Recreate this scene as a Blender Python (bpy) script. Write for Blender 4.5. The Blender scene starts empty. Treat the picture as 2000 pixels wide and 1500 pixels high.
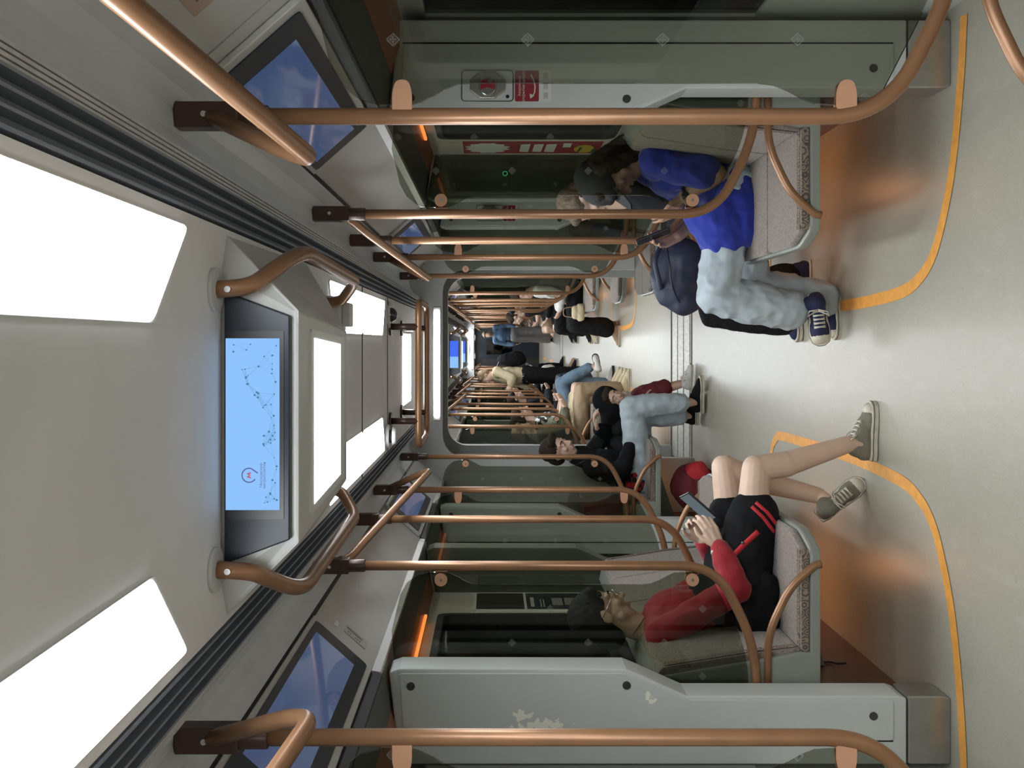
import bpy, bmesh, math, random
from mathutils import Vector, Matrix, noise
V = Vector
SC = bpy.context.scene
COL = SC.collection
PI = math.pi
random.seed(7)

# ------------------------------------------------------------------ camera
F, CX, CZ = 1900.0, 0.165, 1.5          # focal length in px, camera height
def at(px, py, d):
    """point of the photograph at depth d -> metres in the carriage"""
    return V((CX + (667 - py) * d / F, d, CZ - (px - 960) * d / F))

cam = bpy.data.cameras.new('camera')
cam.sensor_fit = 'HORIZONTAL'; cam.sensor_width = 36.0
cam.lens = F / 2000.0 * 36.0
cam.shift_x = 0.02; cam.shift_y = -0.0415
cam.clip_start = 0.02; cam.clip_end = 200
camo = bpy.data.objects.new('camera', cam); COL.objects.link(camo)
camo.matrix_world = Matrix(((0, 1, 0, CX), (0, 0, -1, 0), (-1, 0, 0, CZ), (0, 0, 0, 1)))
SC.camera = camo

# ------------------------------------------------------------------ materials
def nodes(m):
    m.use_nodes = True
    nt = m.node_tree
    return nt, nt.nodes.get('Principled BSDF')

def setp(b, **k):
    for n, v in k.items():
        n = n.replace('_', ' ')
        if n in b.inputs: b.inputs[n].default_value = v

def mat(name, col, rough=.5, metal=0.0, spec=.5, var=0.0, scale=30.0, bump=0.0, bscale=200.0, stretch=None, emit=None, es=0.0, sheen=0.0):
    m = bpy.data.materials.new(name)
    nt, b = nodes(m)
    c = (col[0], col[1], col[2], 1)
    setp(b, Base_Color=c, Roughness=rough, Metallic=metal)
    if 'Specular IOR Level' in b.inputs: b.inputs['Specular IOR Level'].default_value = spec
    if sheen and 'Sheen Weight' in b.inputs:
        b.inputs['Sheen Weight'].default_value = sheen
        b.inputs['Sheen Roughness'].default_value = .5
    if emit:
        b.inputs['Emission Color'].default_value = (*emit, 1); b.inputs['Emission Strength'].default_value = es
    tc = None
    if var or bump:
        tc = nt.nodes.new('ShaderNodeTexCoord'); mp = nt.nodes.new('ShaderNodeMapping')
        nt.links.new(tc.outputs['Object'], mp.inputs['Vector'])
        if stretch: mp.inputs['Scale'].default_value = stretch
    if var:
        n = nt.nodes.new('ShaderNodeTexNoise'); n.inputs['Scale'].default_value = scale; n.inputs['Detail'].default_value = 4
        nt.links.new(mp.outputs['Vector'], n.inputs['Vector'])
        r = nt.nodes.new('ShaderNodeValToRGB')
        r.color_ramp.elements[0].position = .3; r.color_ramp.elements[1].position = .7
        r.color_ramp.elements[0].color = (*[max(0, x * (1 - var)) for x in col], 1)
        r.color_ramp.elements[1].color = (*[min(1, x * (1 + var)) for x in col], 1)
        nt.links.new(n.outputs['Fac'], r.inputs['Fac']); nt.links.new(r.outputs['Color'], b.inputs['Base Color'])
    if bump:
        n2 = nt.nodes.new('ShaderNodeTexNoise'); n2.inputs['Scale'].default_value = bscale; n2.inputs['Detail'].default_value = 3
        nt.links.new(mp.outputs['Vector'], n2.inputs['Vector'])
        bp = nt.nodes.new('ShaderNodeBump'); bp.inputs['Strength'].default_value = bump; bp.inputs['Distance'].default_value = .004
        nt.links.new(n2.outputs['Fac'], bp.inputs['Height']); nt.links.new(bp.outputs['Normal'], b.inputs['Normal'])
    return m

def emis(name, col, s):
    m = bpy.data.materials.new(name); m.use_nodes = True
    nt = m.node_tree; nt.nodes.clear()
    e = nt.nodes.new('ShaderNodeEmission'); o = nt.nodes.new('ShaderNodeOutputMaterial')
    e.inputs['Color'].default_value = (*col, 1); e.inputs['Strength'].default_value = s
    nt.links.new(e.outputs[0], o.inputs['Surface'])
    return m

class G:
    """tiny node-graph helper"""
    def __init__(s, nt): s.nt = nt
    def n(s, t, **k):
        x = s.nt.nodes.new(t)
        for a, v in k.items(): setattr(x, a, v)
        return x
    def m(s, op, a, b=None, c=None):
        x = s.nt.nodes.new('ShaderNodeMath'); x.operation = op
        for i, v in enumerate((a, b, c)):
            if v is None: continue
            if isinstance(v, (int, float)): x.inputs[i].default_value = v
            else: s.nt.links.new(v, x.inputs[i])
        return x.outputs[0]
    def mix(s, f, a, b):
        x = s.nt.nodes.new('ShaderNodeMix'); x.data_type = 'RGBA'
        for i, v in ((0, f), (6, a), (7, b)):
            if isinstance(v, (int, float)): x.inputs[i].default_value = v
            elif isinstance(v, tuple): x.inputs[i].default_value = (*v, 1)
            else: s.nt.links.new(v, x.inputs[i])
        return x.outputs[2]

def glass_mat():
    """smoky tinted screen glass with a printed lattice of little diamonds"""
    m = bpy.data.materials.new('smoked_screen_glass'); m.use_nodes = True
    nt = m.node_tree; nt.nodes.clear(); g = G(nt)
    tc = g.n('ShaderNodeTexCoord'); sp = g.n('ShaderNodeSeparateXYZ'); nt.links.new(tc.outputs['Object'], sp.inputs[0])
    PX, PZ = .23, .26
    row = g.m('FLOOR', g.m('DIVIDE', sp.outputs['X'], PX / 2))
    odd = g.m('MULTIPLY', g.m('MODULO', g.m('ABSOLUTE', row), 2.0), .5)
    lx = g.m('SUBTRACT', g.m('FRACT', g.m('DIVIDE', sp.outputs['X'], PX / 2)), .5)
    lz = g.m('SUBTRACT', g.m('FRACT', g.m('ADD', g.m('DIVIDE', sp.outputs['Z'], PZ), odd)), .5)
    ax = g.m('ABSOLUTE', g.m('MULTIPLY', lx, PX / 2)); az = g.m('ABSOLUTE', g.m('MULTIPLY', lz, PZ))
    d = g.m('ADD', ax, az)
    ring = g.m('MULTIPLY', g.m('GREATER_THAN', d, .0105), g.m('LESS_THAN', d, .0135))
    cross = g.m('MULTIPLY', g.m('LESS_THAN', g.m('MINIMUM', ax, az), .0009), g.m('LESS_THAN', d, .0085))
    dots = g.m('LESS_THAN', g.m('ABSOLUTE', g.m('SUBTRACT', d, .0065)), .0011)
    pat = g.m('MAXIMUM', g.m('MAXIMUM', ring, cross), g.m('MULTIPLY', dots, .7))
    tr = g.n('ShaderNodeBsdfTransparent'); tr.inputs['Color'].default_value = (.62, .635, .57, 1)
    gl = g.n('ShaderNodeBsdfGlossy'); gl.inputs['Roughness'].default_value = .015; gl.inputs['Color'].default_value = (.9, .9, .9, 1)
    fr = g.n('ShaderNodeFresnel'); fr.inputs['IOR'].default_value = 1.42
    ms = g.n('ShaderNodeMixShader'); nt.links.new(fr.outputs[0], ms.inputs[0]); nt.links.new(tr.outputs[0], ms.inputs[1]); nt.links.new(gl.outputs[0], ms.inputs[2])
    df = g.n('ShaderNodeBsdfDiffuse'); df.inputs['Color'].default_value = (.42, .43, .39, 1)
    m2 = g.n('ShaderNodeMixShader'); nt.links.new(g.m('MULTIPLY', pat, .22), m2.inputs[0]); nt.links.new(ms.outputs[0], m2.inputs[1]); nt.links.new(df.outputs[0], m2.inputs[2])
    o = g.n('ShaderNodeOutputMaterial'); nt.links.new(m2.outputs[0], o.inputs['Surface'])
    return m

def window_mat():
    m = bpy.data.materials.new('dark_window_glass'); m.use_nodes = True
    nt = m.node_tree; nt.nodes.clear(); g = G(nt)
    tr = g.n('ShaderNodeBsdfTransparent'); tr.inputs['Color'].default_value = (.45, .5, .5, 1)
    gl = g.n('ShaderNodeBsdfGlossy'); gl.inputs['Roughness'].default_value = .01
    fr = g.n('ShaderNodeFresnel'); fr.inputs['IOR'].default_value = 1.5
    ms = g.n('ShaderNodeMixShader'); nt.links.new(fr.outputs[0], ms.inputs[0]); nt.links.new(tr.outputs[0], ms.inputs[1]); nt.links.new(gl.outputs[0], ms.inputs[2])
    o = g.n('ShaderNodeOutputMaterial'); nt.links.new(ms.outputs[0], o.inputs['Surface'])
    return m

def floor_mat():
    m = bpy.data.materials.new('grey_beige_vinyl_floor'); nt, b = nodes(m); g = G(nt)
    tc = g.n('ShaderNodeTexCoord')
    def nz(scale, det, st):
        mp = g.n('ShaderNodeMapping'); mp.inputs['Scale'].default_value = st; nt.links.new(tc.outputs['Object'], mp.inputs['Vector'])
        n = g.n('ShaderNodeTexNoise'); n.inputs['Scale'].default_value = scale; n.inputs['Detail'].default_value = det
        nt.links.new(mp.outputs[0], n.inputs['Vector']); return n.outputs['Fac']
    big = nz(2.2, 3, (1, 1, 1)); fine = nz(130, 2, (1, .35, 1)); scuff = nz(9, 6, (2.2, .8, 1))
    c = g.mix(g.m('MULTIPLY', g.m('SUBTRACT', fine, .3), 1.6), (.375, .353, .285), (.455, .433, .352))
    mk = g.m('MULTIPLY', g.m('SMOOTH_MIN', g.m('MAXIMUM', g.m('MULTIPLY', g.m('SUBTRACT', scuff, .52), 6.0), 0.0), 1.0, .1), .3)
    c = g.mix(mk, c, (.50, .485, .42))
    mr = g.m('MULTIPLY', g.m('LESS_THAN', nz(26, 2, (1, 1, 1)), .235), .5)
    c = g.mix(mr, c, (.16, .13, .11))
    c = g.mix(g.m('MULTIPLY', big, .30), c, (.30, .285, .24))
    nt.links.new(c, b.inputs['Base Color'])
    r = g.m('ADD', .27, g.m('MULTIPLY', fine, .18)); nt.links.new(r, b.inputs['Roughness'])
    bp = g.n('ShaderNodeBump'); bp.inputs['Strength'].default_value = .10; bp.inputs['Distance'].default_value = .002
    nt.links.new(fine, bp.inputs['Height']); nt.links.new(bp.outputs[0], b.inputs['Normal'])
    return m

def seat_mat():
    m = bpy.data.materials.new('beige_grey_woven_seat_fabric'); nt, b = nodes(m); g = G(nt)
    tc = g.n('ShaderNodeTexCoord')
    mp = g.n('ShaderNodeMapping'); nt.links.new(tc.outputs['Object'], mp.inputs['Vector'])
    ck = g.n('ShaderNodeTexVoronoi'); ck.inputs['Scale'].default_value = 95; nt.links.new(mp.outputs[0], ck.inputs['Vector'])
    n = g.n('ShaderNodeTexNoise'); n.inputs['Scale'].default_value = 60; n.inputs['Detail'].default_value = 5; nt.links.new(mp.outputs[0], n.inputs['Vector'])
    c = g.mix(g.m('MULTIPLY', ck.outputs['Distance'], 1.3), (.31, .255, .20), (.14, .115, .098))
    c = g.mix(g.m('MULTIPLY', n.outputs['Fac'], .5), c, (.25, .21, .175))
    nt.links.new(c, b.inputs['Base Color']); setp(b, Roughness=.9)
    if 'Sheen Weight' in b.inputs: b.inputs['Sheen Weight'].default_value = .25
    bp = g.n('ShaderNodeBump'); bp.inputs['Strength'].default_value = .35; bp.inputs['Distance'].default_value = .003
    nt.links.new(ck.outputs['Distance'], bp.inputs['Height']); nt.links.new(bp.outputs[0], b.inputs['Normal'])
    return m

def curl_mat():
    m = bpy.data.materials.new('dark_curl_border_fabric'); nt, b = nodes(m); g = G(nt)
    tc = g.n('ShaderNodeTexCoord')
    v = g.n('ShaderNodeTexVoronoi'); v.inputs['Scale'].default_value = 34; nt.links.new(tc.outputs['Object'], v.inputs['Vector'])
    w = g.m('GREATER_THAN', g.m('SINE', g.m('MULTIPLY', v.outputs['Distance'], 24.0)), .1)
    nt.links.new(g.mix(w, (.27, .20, .15), (.09, .075, .065)), b.inputs['Base Color']); setp(b, Roughness=.9)
    return m

def panel_mat(name, worn=False):
    m = bpy.data.materials.new(name); nt, b = nodes(m); g = G(nt)
    base = (.60, .635, .615)
    tc = g.n('ShaderNodeTexCoord')
    n = g.n('ShaderNodeTexNoise'); n.inputs['Scale'].default_value = 5; n.inputs['Detail'].default_value = 3; nt.links.new(tc.outputs['Object'], n.inputs['Vector'])
    c = g.mix(n.outputs['Fac'], tuple(x * .93 for x in base), tuple(x * 1.06 for x in base))
    if worn:
        sp = g.n('ShaderNodeSeparateXYZ'); nt.links.new(tc.outputs['Object'], sp.inputs[0])
        n2 = g.n('ShaderNodeTexNoise'); n2.inputs['Scale'].default_value = 45; n2.inputs['Detail'].default_value = 6; nt.links.new(tc.outputs['Object'], n2.inputs['Vector'])
        def blob(x, z, rx, rz):
            dx = g.m('DIVIDE', g.m('SUBTRACT', sp.outputs['X'], x), rx); dz = g.m('DIVIDE', g.m('SUBTRACT', sp.outputs['Z'], z), rz)
            return g.m('SUBTRACT', 1.0, g.m('ADD', g.m('MULTIPLY', dx, dx), g.m('MULTIPLY', dz, dz)))
        k = g.m('MAXIMUM', g.m('MAXIMUM', blob(-1.085, 1.345, .030, .13), blob(-1.06, 1.40, .035, .05)), blob(-1.0, .985, .028, .026))
        k = g.m('GREATER_THAN', g.m('ADD', k, g.m('MULTIPLY', g.m('SUBTRACT', n2.outputs['Fac'], .5), 3.6)), .72)
        c = g.mix(k, c, (.95, .92, .80))
    nt.links.new(c, b.inputs['Base Color']); setp(b, Roughness=.42)
    return m

M = {}
M['copper'] = mat('copper_painted_steel', (.285, .148, .074), .36, .35, .5, var=.08, scale=14)
M['bracket'] = mat('dark_bronze_bracket', (.085, .05, .042), .33, .45)
M['clip'] = mat('matt_copper_clip', (.50, .27, .16), .5, .1)
M['glass'] = glass_mat(); M['window'] = window_mat()
M['floor'] = floor_mat(); M['seat'] = seat_mat(); M['curl'] = curl_mat()
M['panel'] = panel_mat('pale_grey_painted_panel'); M['panelworn'] = panel_mat('pale_grey_panel_with_scraped_paint', True)
M['shell'] = mat('grey_green_seat_shell', (.25, .27, .235), .38, var=.06, scale=8)
M['wall'] = mat('cream_grey_wall_laminate', (.58, .56, .48), .45, var=.05, scale=5)
M['brown'] = mat('copper_brown_wall_base', (.15, .078, .055), .42, .15, var=.1, scale=6)
M['coving'] = mat('copper_window_header', (.36, .13, .06), .4, .2)
M['side'] = mat('grey_upper_side_panel', (.54, .54, .52), .36, .15, var=.04, scale=7)
M['ceil'] = mat('satin_grey_ceiling', (.74, .75, .755), .6, .0, var=.05, scale=3)
M['cove'] = mat('cool_grey_cove', (.64, .67, .70), .45, .1, var=.05, scale=6)
M['grille'] = mat('warm_grey_vent_slats', (.55, .56, .57), .5, var=.1, scale=30)
M['slot'] = mat('dark_blue_vent_slot', (.20, .225, .27), .6)
M['bulk'] = mat('grey_bulkhead_plastic', (.55, .56, .55), .4, var=.04, scale=6)
M['black'] = mat('black_plastic', (.012, .014, .018), .35)
M['bezel'] = mat('dark_screen_bezel', (.018, .027, .04), .32, 0, .3)
M['gasket'] = mat('black_rubber_gasket', (.012, .012, .013), .6)
M['steel'] = mat('brushed_steel_kick_plate', (.42, .41, .38), .32, .8, var=.08, scale=20)
M['screw'] = mat('dark_steel_screw', (.13, .13, .125), .35, .85)
M['chrome'] = mat('bright_steel', (.62, .62, .62), .2, .95)
M['red'] = mat('red_sticker', (.30, .022, .035), .5)
M['white'] = mat('white_print', (.72, .72, .69), .5)
M['offwhite'] = mat('off_white_print', (.5, .49, .44), .55)
M['greyprint'] = mat('grey_print', (.12, .12, .12), .6)
M['yellow'] = mat('orange_yellow_floor_tape', (.80, .37, .075), .48, var=.12, scale=25)
M['lamp'] = emis('lit_ceiling_diffuser', (.92, .965, 1), 8.0)
M['lampframe'] = mat('white_lamp_frame', (.7, .71, .7), .4)
M['ledw'] = emis('white_led_strip', (1, .97, .93), 6.0)
M['ledo'] = emis('orange_led_strip', (1.0, .40, .14), 9.0)
M['ledh'] = emis('orange_header_led', (1.0, .27, .07), 1.2)
M['green'] = emis('green_button_ring', (.1, .75, .4), .8)
M['header'] = mat('dark_grey_header', (.10, .105, .10), .5)
M['dark'] = mat('dark_tunnel_concrete', (.05, .052, .05), .8, var=.3, scale=2)
M['cable'] = mat('grey_tunnel_cable', (.12, .115, .105), .6)
M['rubber'] = mat('dark_gangway_rubber', (.03, .032, .033), .6, var=.2, scale=10)
M['plate'] = mat('worn_steel_bridge_plate', (.52, .51, .45), .45, .1, var=.2, scale=12, stretch=(4, 1, 1))
M['seam'] = mat('dark_floor_seam', (.05, .045, .04), .7)
M['label'] = mat('pale_grey_label', (.45, .45, .43), .5)
M['darklabel'] = mat('dark_grey_label', (.12, .12, .125), .5)
M['copperlabel'] = mat('copper_printed_label', (.42, .30, .24), .5)
M['navyposter'] = mat('navy_poster', (.014, .016, .035), .35)
M['yellowprint'] = mat('yellow_print', (.55, .42, .05), .5)
M['greenprint'] = mat('dark_green_print', (.03, .1, .04), .5)
M['dome'] = mat('black_glossy_dome', (.01, .01, .012), .08, 0, .8)

# ------------------------------------------------------------------ mesh builder
class MB:
    def __init__(s): s.v = []; s.f = []; s.mi = []; s.sm = []; s.cur = 0
    def add(s, vs, fs, smooth=False):
        o = len(s.v); s.v += [V(p) for p in vs]
        for f in fs: s.f.append([o + i for i in f]); s.mi.append(s.cur); s.sm.append(smooth)
    def box(s, a, b):
        x0, y0, z0 = a; x1, y1, z1 = b
        s.add([(x0, y0, z0), (x1, y0, z0), (x1, y1, z0), (x0, y1, z0), (x0, y0, z1), (x1, y0, z1), (x1, y1, z1), (x0, y1, z1)],
              [(0, 3, 2, 1), (4, 5, 6, 7), (0, 1, 5, 4), (1, 2, 6, 5), (2, 3, 7, 6), (3, 0, 4, 7)])
        return s
    def obox(s, c, ax, ay, az):
        """box from centre and three half-axis vectors"""
        c = V(c); P = []
        for k in (-1, 1):
            for i, j in ((-1, -1), (1, -1), (1, 1), (-1, 1)): P.append(c + V(ax) * i + V(ay) * j + V(az) * k)
        s.add(P, [(0, 3, 2, 1), (4, 5, 6, 7), (0, 1, 5, 4), (1, 2, 6, 5), (2, 3, 7, 6), (3, 0, 4, 7)]); return s
    def prism(s, poly, fn, a, b):
        """poly: 2-D outline, fn(u, v, w) -> 3-D, swept from w=a to w=b"""
        n = len(poly)
        s.add([fn(u, v, a) for u, v in poly] + [fn(u, v, b) for u, v in poly],
              [list(range(n - 1, -1, -1)), list(range(n, 2 * n))] + [(i, (i + 1) % n, n + (i + 1) % n, n + i) for i in range(n)])
        return s
    def quad(s, pts): s.add(pts, [list(range(len(pts)))]); return s
    def tube(s, path, r, n=14, close=False):
        P = [V(p) for p in path]; m = len(P)
        if m < 2: return s
        T = []
        for i in range(m):
            if close: t = P[(i + 1) % m] - P[i - 1]
            else: t = P[min(i + 1, m - 1)] - P[max(i - 1, 0)]
            T.append(t.normalized())
        up = V((0, 0, 1)) if abs(T[0].z) < .9 else V((0, 1, 0))
        N = T[0].cross(up).normalized(); vs = []; fs = []
        for i in range(m):
            if i:
                ax = T[i - 1].cross(T[i])
                if ax.length > 1e-7: N = Matrix.Rotation(T[i - 1].angle(T[i]), 3, ax.normalized()) @ N
            B = T[i].cross(N).normalized()
            rr = r[i] if isinstance(r, (list, tuple)) else r
            vs += [P[i] + (N * math.cos(2 * PI * k / n) + B * math.sin(2 * PI * k / n)) * rr for k in range(n)]
        last = m if close else m - 1
        for i in range(last):
            j = (i + 1) % m
            fs += [(i * n + k, i * n + (k + 1) % n, j * n + (k + 1) % n, j * n + k) for k in range(n)]
        s.add(vs, fs, True)
        if not close:
            s.add(vs[:n], [list(range(n - 1, -1, -1))]); s.add(vs[-n:], [list(range(n))])
        return s
    def cyl(s, a, b, r0, r1=None, n=20):
        return s.tube([a, b], [r0, r0 if r1 is None else r1], n)
    def ball(s, c, r, n=14, R=None):
        rx, ry, rz = (r, r, r) if isinstance(r, (int, float)) else r
        c = V(c); vs = []; fs = []; h = n // 2
        for i in range(h + 1):
            th = PI * i / h
            for k in range(n):
                ph = 2 * PI * k / n
                p = V((rx * math.sin(th) * math.cos(ph), ry * math.sin(th) * math.sin(ph), rz * math.cos(th)))
                vs.append(c + (R @ p if R else p))
        for i in range(h):
            for k in range(n):
                fs.append((i * n + k, (i + 1) * n + k, (i + 1) * n + (k + 1) % n, i * n + (k + 1) % n))
        s.add(vs, fs, True); return s
    def capsule(s, a, b, ra, rb=None, n=14):
        """rounded cone"""
        rb = ra if rb is None else rb
        a = V(a); b = V(b); d = b - a; L = d.length
        if L < 1e-6: return s.ball(a, max(ra, rb), n)
        T = d / L; pts = []; rs = []
        for i in range(1, 5):
            q = PI / 2 * i / 4; pts.append(a - T * ra * math.cos(q)); rs.append(ra * math.sin(q))
        for i in range(4):
            q = PI / 2 * i / 4; pts.append(b + T * rb * math.sin(q)); rs.append(rb * math.cos(q))
        return s.tube(pts, rs, n)
    def mesh(s, name, mats, bevel=0):
        me = bpy.data.meshes.new(name)
        bm = bmesh.new()
        bv = [bm.verts.new(p) for p in s.v]
        for f, mi, sm in zip(s.f, s.mi, s.sm):
            try:
                q = bm.faces.new([bv[i] for i in f]); q.material_index = mi; q.smooth = sm
            except ValueError: pass
        bmesh.ops.remove_doubles(bm, verts=bm.verts, dist=1e-6)
        bmesh.ops.recalc_face_normals(bm, faces=bm.faces)
        if bevel:
            ed = [e for e in bm.edges if len(e.link_faces) == 2 and e.calc_face_angle(0) > .6]
            bmesh.ops.bevel(bm, geom=ed, offset=bevel, segments=2, profile=.6, affect='EDGES', clamp_overlap=True)
        bm.to_mesh(me); bm.free()
        for m in (mats if isinstance(mats, (list, tuple)) else [mats]): me.materials.append(m)
        return me
    def build(s, name, mats, parent=None, bevel=0):
        return link(name, s.mesh(name, mats, bevel), parent)

def link(name, me, parent=None):
    o = bpy.data.objects.new(name, me); COL.objects.link(o)
    if parent is not None: o.parent = parent
    return o

def fillet(path, rad, n=6):
    P = [V(p) for p in path]; out = [P[0]]
    for i in range(1, len(P) - 1):
        a = P[i - 1] - P[i]; b = P[i + 1] - P[i]
        r = min(rad, a.length * .48, b.length * .48)
        p0 = P[i] + a.normalized() * r; p1 = P[i] + b.normalized() * r
        for k in range(n + 1):
            t = k / n; out.append(p0 * (1 - t) ** 2 + P[i] * 2 * t * (1 - t) + p1 * t * t)
    out.append(P[-1]); return out

def smooth(P, n=6):
    P = [V(p) for p in P]; out = []
    for i in range(len(P) - 1):
        p0 = P[max(i - 1, 0)]; p1 = P[i]; p2 = P[i + 1]; p3 = P[min(i + 2, len(P) - 1)]
        for k in range(n):
            t = k / n
            out.append(.5 * ((2 * p1) + (p2 - p0) * t + (2 * p0 - 5 * p1 + 4 * p2 - p3) * t * t + (3 * p1 - p0 - 3 * p2 + p3) * t ** 3))
    out.append(P[-1]); return out

def round_poly(poly, r, n=4):
    """round every corner of a 2-D outline"""
    out = []; m = len(poly)
    for i in range(m):
        p = V((*poly[i], 0)); a = V((*poly[i - 1], 0)) - p; b = V((*poly[(i + 1) % m], 0)) - p
        q = min(r, a.length * .45, b.length * .45); p0 = p + a.normalized() * q; p1 = p + b.normalized() * q
        for k in range(n + 1):
            t = k / n; w = p0 * (1 - t) ** 2 + p * 2 * t * (1 - t) + p1 * t * t; out.append((w.x, w.y))
    return out

def thing(name, label, cat, loc=(0, 0, 0), group=None, kind=None):
    o = bpy.data.objects.new(name, None); COL.objects.link(o); o.location = loc
    o.empty_display_size = .05
    return tag(o, label, cat, group, kind)
def tag(o, label=None, cat=None, group=None, kind=None):
    if label: o['label'] = label
    if cat: o['category'] = cat
    if group: o['group'] = group
    if kind: o['kind'] = kind
    return o
def struct(name, mb, m, bevel=0):
    o = mb.build(name, m, None, bevel); o['kind'] = 'structure'; return o
CH = {}
def copy_tree(src, loc, label=None, group=None):
    def rec(o, par):
        c = o.copy(); COL.objects.link(c)
        if par is not None: c.parent = par
        for ch in CH.get(o.name) or []: rec(ch, c)
        return c
    r = rec(src, None); r.location = loc
    if label: r['label'] = label
    if group: r['group'] = group
    return r
def index_children():
    CH.clear()
    for o in bpy.data.objects:
        if o.parent: CH.setdefault(o.parent.name, []).append(o)
ORD = ['first', 'second', 'third', 'fourth', 'fifth', 'sixth', 'seventh', 'eighth', 'ninth', 'tenth', 'eleventh', 'twelfth', 'thirteenth',
       'fourteenth', 'fifteenth', 'sixteenth', 'seventeenth', 'eighteenth', 'nineteenth', 'twentieth', 'twenty-first', 'twenty-second']
SIDE = {1: 'right', -1: 'left'}

_font_cache = {}
def text_faces(mb, txt, fn, size, align='CENTER'):
    """append flat lettering to a mesh builder; fn(u, v) -> 3-D"""
    cu = bpy.data.curves.new('t', 'FONT'); cu.body = txt; cu.size = size; cu.align_x = align; cu.resolution_u = 2
    o = bpy.data.objects.new('t', cu); COL.objects.link(o)
    bpy.context.view_layer.update()
    me = bpy.data.meshes.new_from_object(o.evaluated_get(bpy.context.evaluated_depsgraph_get()))
    mb.add([fn(v.co.x, v.co.y) for v in me.vertices], [list(p.vertices) for p in me.polygons])
    bpy.data.objects.remove(o); bpy.data.curves.remove(cu); bpy.data.meshes.remove(me)
# ------------------------------------------------------------------ people
def mb_fig(): return MB()
def remesh(mb, name, m, parent, vox=.008, sm=4, fold=0.0, fs=9.0, stretch=(1, 1, 1), fac=.5):
    me = mb.mesh(name + '_raw', m)
    o = bpy.data.objects.new('tmp', me); COL.objects.link(o)
    r = o.modifiers.new('r', 'REMESH'); r.mode = 'VOXEL'; r.voxel_size = vox; r.use_smooth_shade = True
    if sm:
        q = o.modifiers.new('s', 'SMOOTH'); q.factor = fac; q.iterations = sm
    bpy.context.view_layer.update()
    n = bpy.data.meshes.new_from_object(o.evaluated_get(bpy.context.evaluated_depsgraph_get()))
    bpy.data.objects.remove(o); bpy.data.meshes.remove(me)
    if fold:
        st = V(stretch)
        N_ = [v.normal.copy() for v in n.vertices]; out = []
        for v, nn in zip(n.vertices, N_):
            p = v.co
            a = noise.noise(V((p.x * st.x, p.y * st.y, p.z * st.z)) * fs)
            b = noise.noise(V((p.z * st.z, p.x * st.x, p.y * st.y)) * fs * 2.3)
            a = 1 - abs(a) * 2.2
            q = p + nn * fold * (a * .8 + b * .5); out += (q.x, q.y, q.z)
        n.vertices.foreach_set('co', out); n.update()
    for p in n.polygons: p.use_smooth = True
    n.name = name
    if not n.materials: n.materials.append(m)
    return link(name, n, parent)

def frame(f, u):
    f = V(f).normalized(); u = V(u); r = f.cross(u).normalized(); u = r.cross(f).normalized()
    return r, f, u           # right, forward, up
def Rm(r, f, u): return Matrix((r, f, u)).transposed()

def head_shapes(mb, c, fwd, up, k=1.0):
    r, f, u = frame(fwd, up); R = Rm(r, f, u)
    q = lambda a, b, d: c + (r * a + f * b + u * d) * k
    mb.ball(q(0, -.012, .036), (.072 * k, .092 * k, .083 * k), 20, R)
    mb.ball(q(0, .028, -.035), (.056 * k, .062 * k, .072 * k), 18, R)
    mb.ball(q(0, .056, -.092), (.024 * k, .022 * k, .018 * k), 12, R)
    mb.capsule(q(-.042, .025, -.055), q(-.02, .052, -.088), .02 * k, .017 * k); mb.capsule(q(.042, .025, -.055), q(.02, .052, -.088), .02 * k, .017 * k)
    mb.capsule(q(0, .083, .012), q(0, .104, -.028), .0085 * k, .0125 * k, 10)
    for e in (-1, 1):
        mb.ball(q(e * .010, .095, -.030), .0085 * k, 8)
        mb.capsule(q(e * .012, .078, .026), q(e * .045, .064, .027), .010 * k, .009 * k, 8)
        mb.ball(q(e * .040, .062, -.022), (.02 * k, .016 * k, .018 * k), 10, R)
        mb.ball(q(e * .074, -.012, .0), (.008 * k, .022 * k, .031 * k), 12, R)
        mb.ball(q(e * .031, .071, .005), .0145 * k, 10)
    mb.capsule(q(-.018, .084, -.054), q(.018, .084, -.054), .0068 * k, n=8); mb.capsule(q(-.014, .083, -.064), q(.014, .083, -.064), .0078 * k, n=8)

def face_parts(body, c, fwd, up, k, browm, glasses=False, closed=False):
    r, f, u = frame(fwd, up); R = Rm(r, f, u)
    q = lambda a, b, d: c + (r * a + f * b + u * d) * k
    for e in (-1, 1):
        w = MB(); w.ball(q(e * .031, .0785, .004), (.0115 * k, .007 * k, (.0028 if closed else .0055) * k), 10, R); eo = w.build('eye', P_['eyewhite'], body)
        w = MB(); w.ball(q(e * .031, .0835, .003), (.0052 * k, .0035 * k, (.0026 if closed else .005) * k), 10, R); w.build('iris', P_['iris'], eo)
        w = MB(); w.tube([q(e * .014, .0885, .026), q(e * .030, .084, .032), q(e * .047, .072, .027)], [.003 * k, .0036 * k, .002 * k], 6); w.build('eyebrow', browm, body)
    w = MB(); w.tube([q(-.021, .0875, -.059), q(-.008, .0925, -.0585), q(.008, .0925, -.0585), q(.021, .0875, -.059)], [.001 * k, .0028 * k, .0028 * k, .001 * k], 6); w.build('lips', P_['lip'], body)
    if glasses:
        g = MB()
        for e in (-1, 1):
            g.tube([q(e * (.033 + .021 * math.cos(a)), .098 - .006 * abs(math.cos(a)), .004 + .018 * math.sin(a)) for a in [PI / 9 * i for i in range(18)]], .0016 * k, 6, close=True)
            g.tube([q(e * .054, .092, .008), q(e * .079, .05, .012), q(e * .082, -.02, .010)], .0018 * k, 6)
        g.tube([q(-.012, .1, .008), q(0, .104, .011), q(.012, .1, .008)], .0016 * k, 6)
        g.build('glasses', M['chrome'], body)

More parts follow.
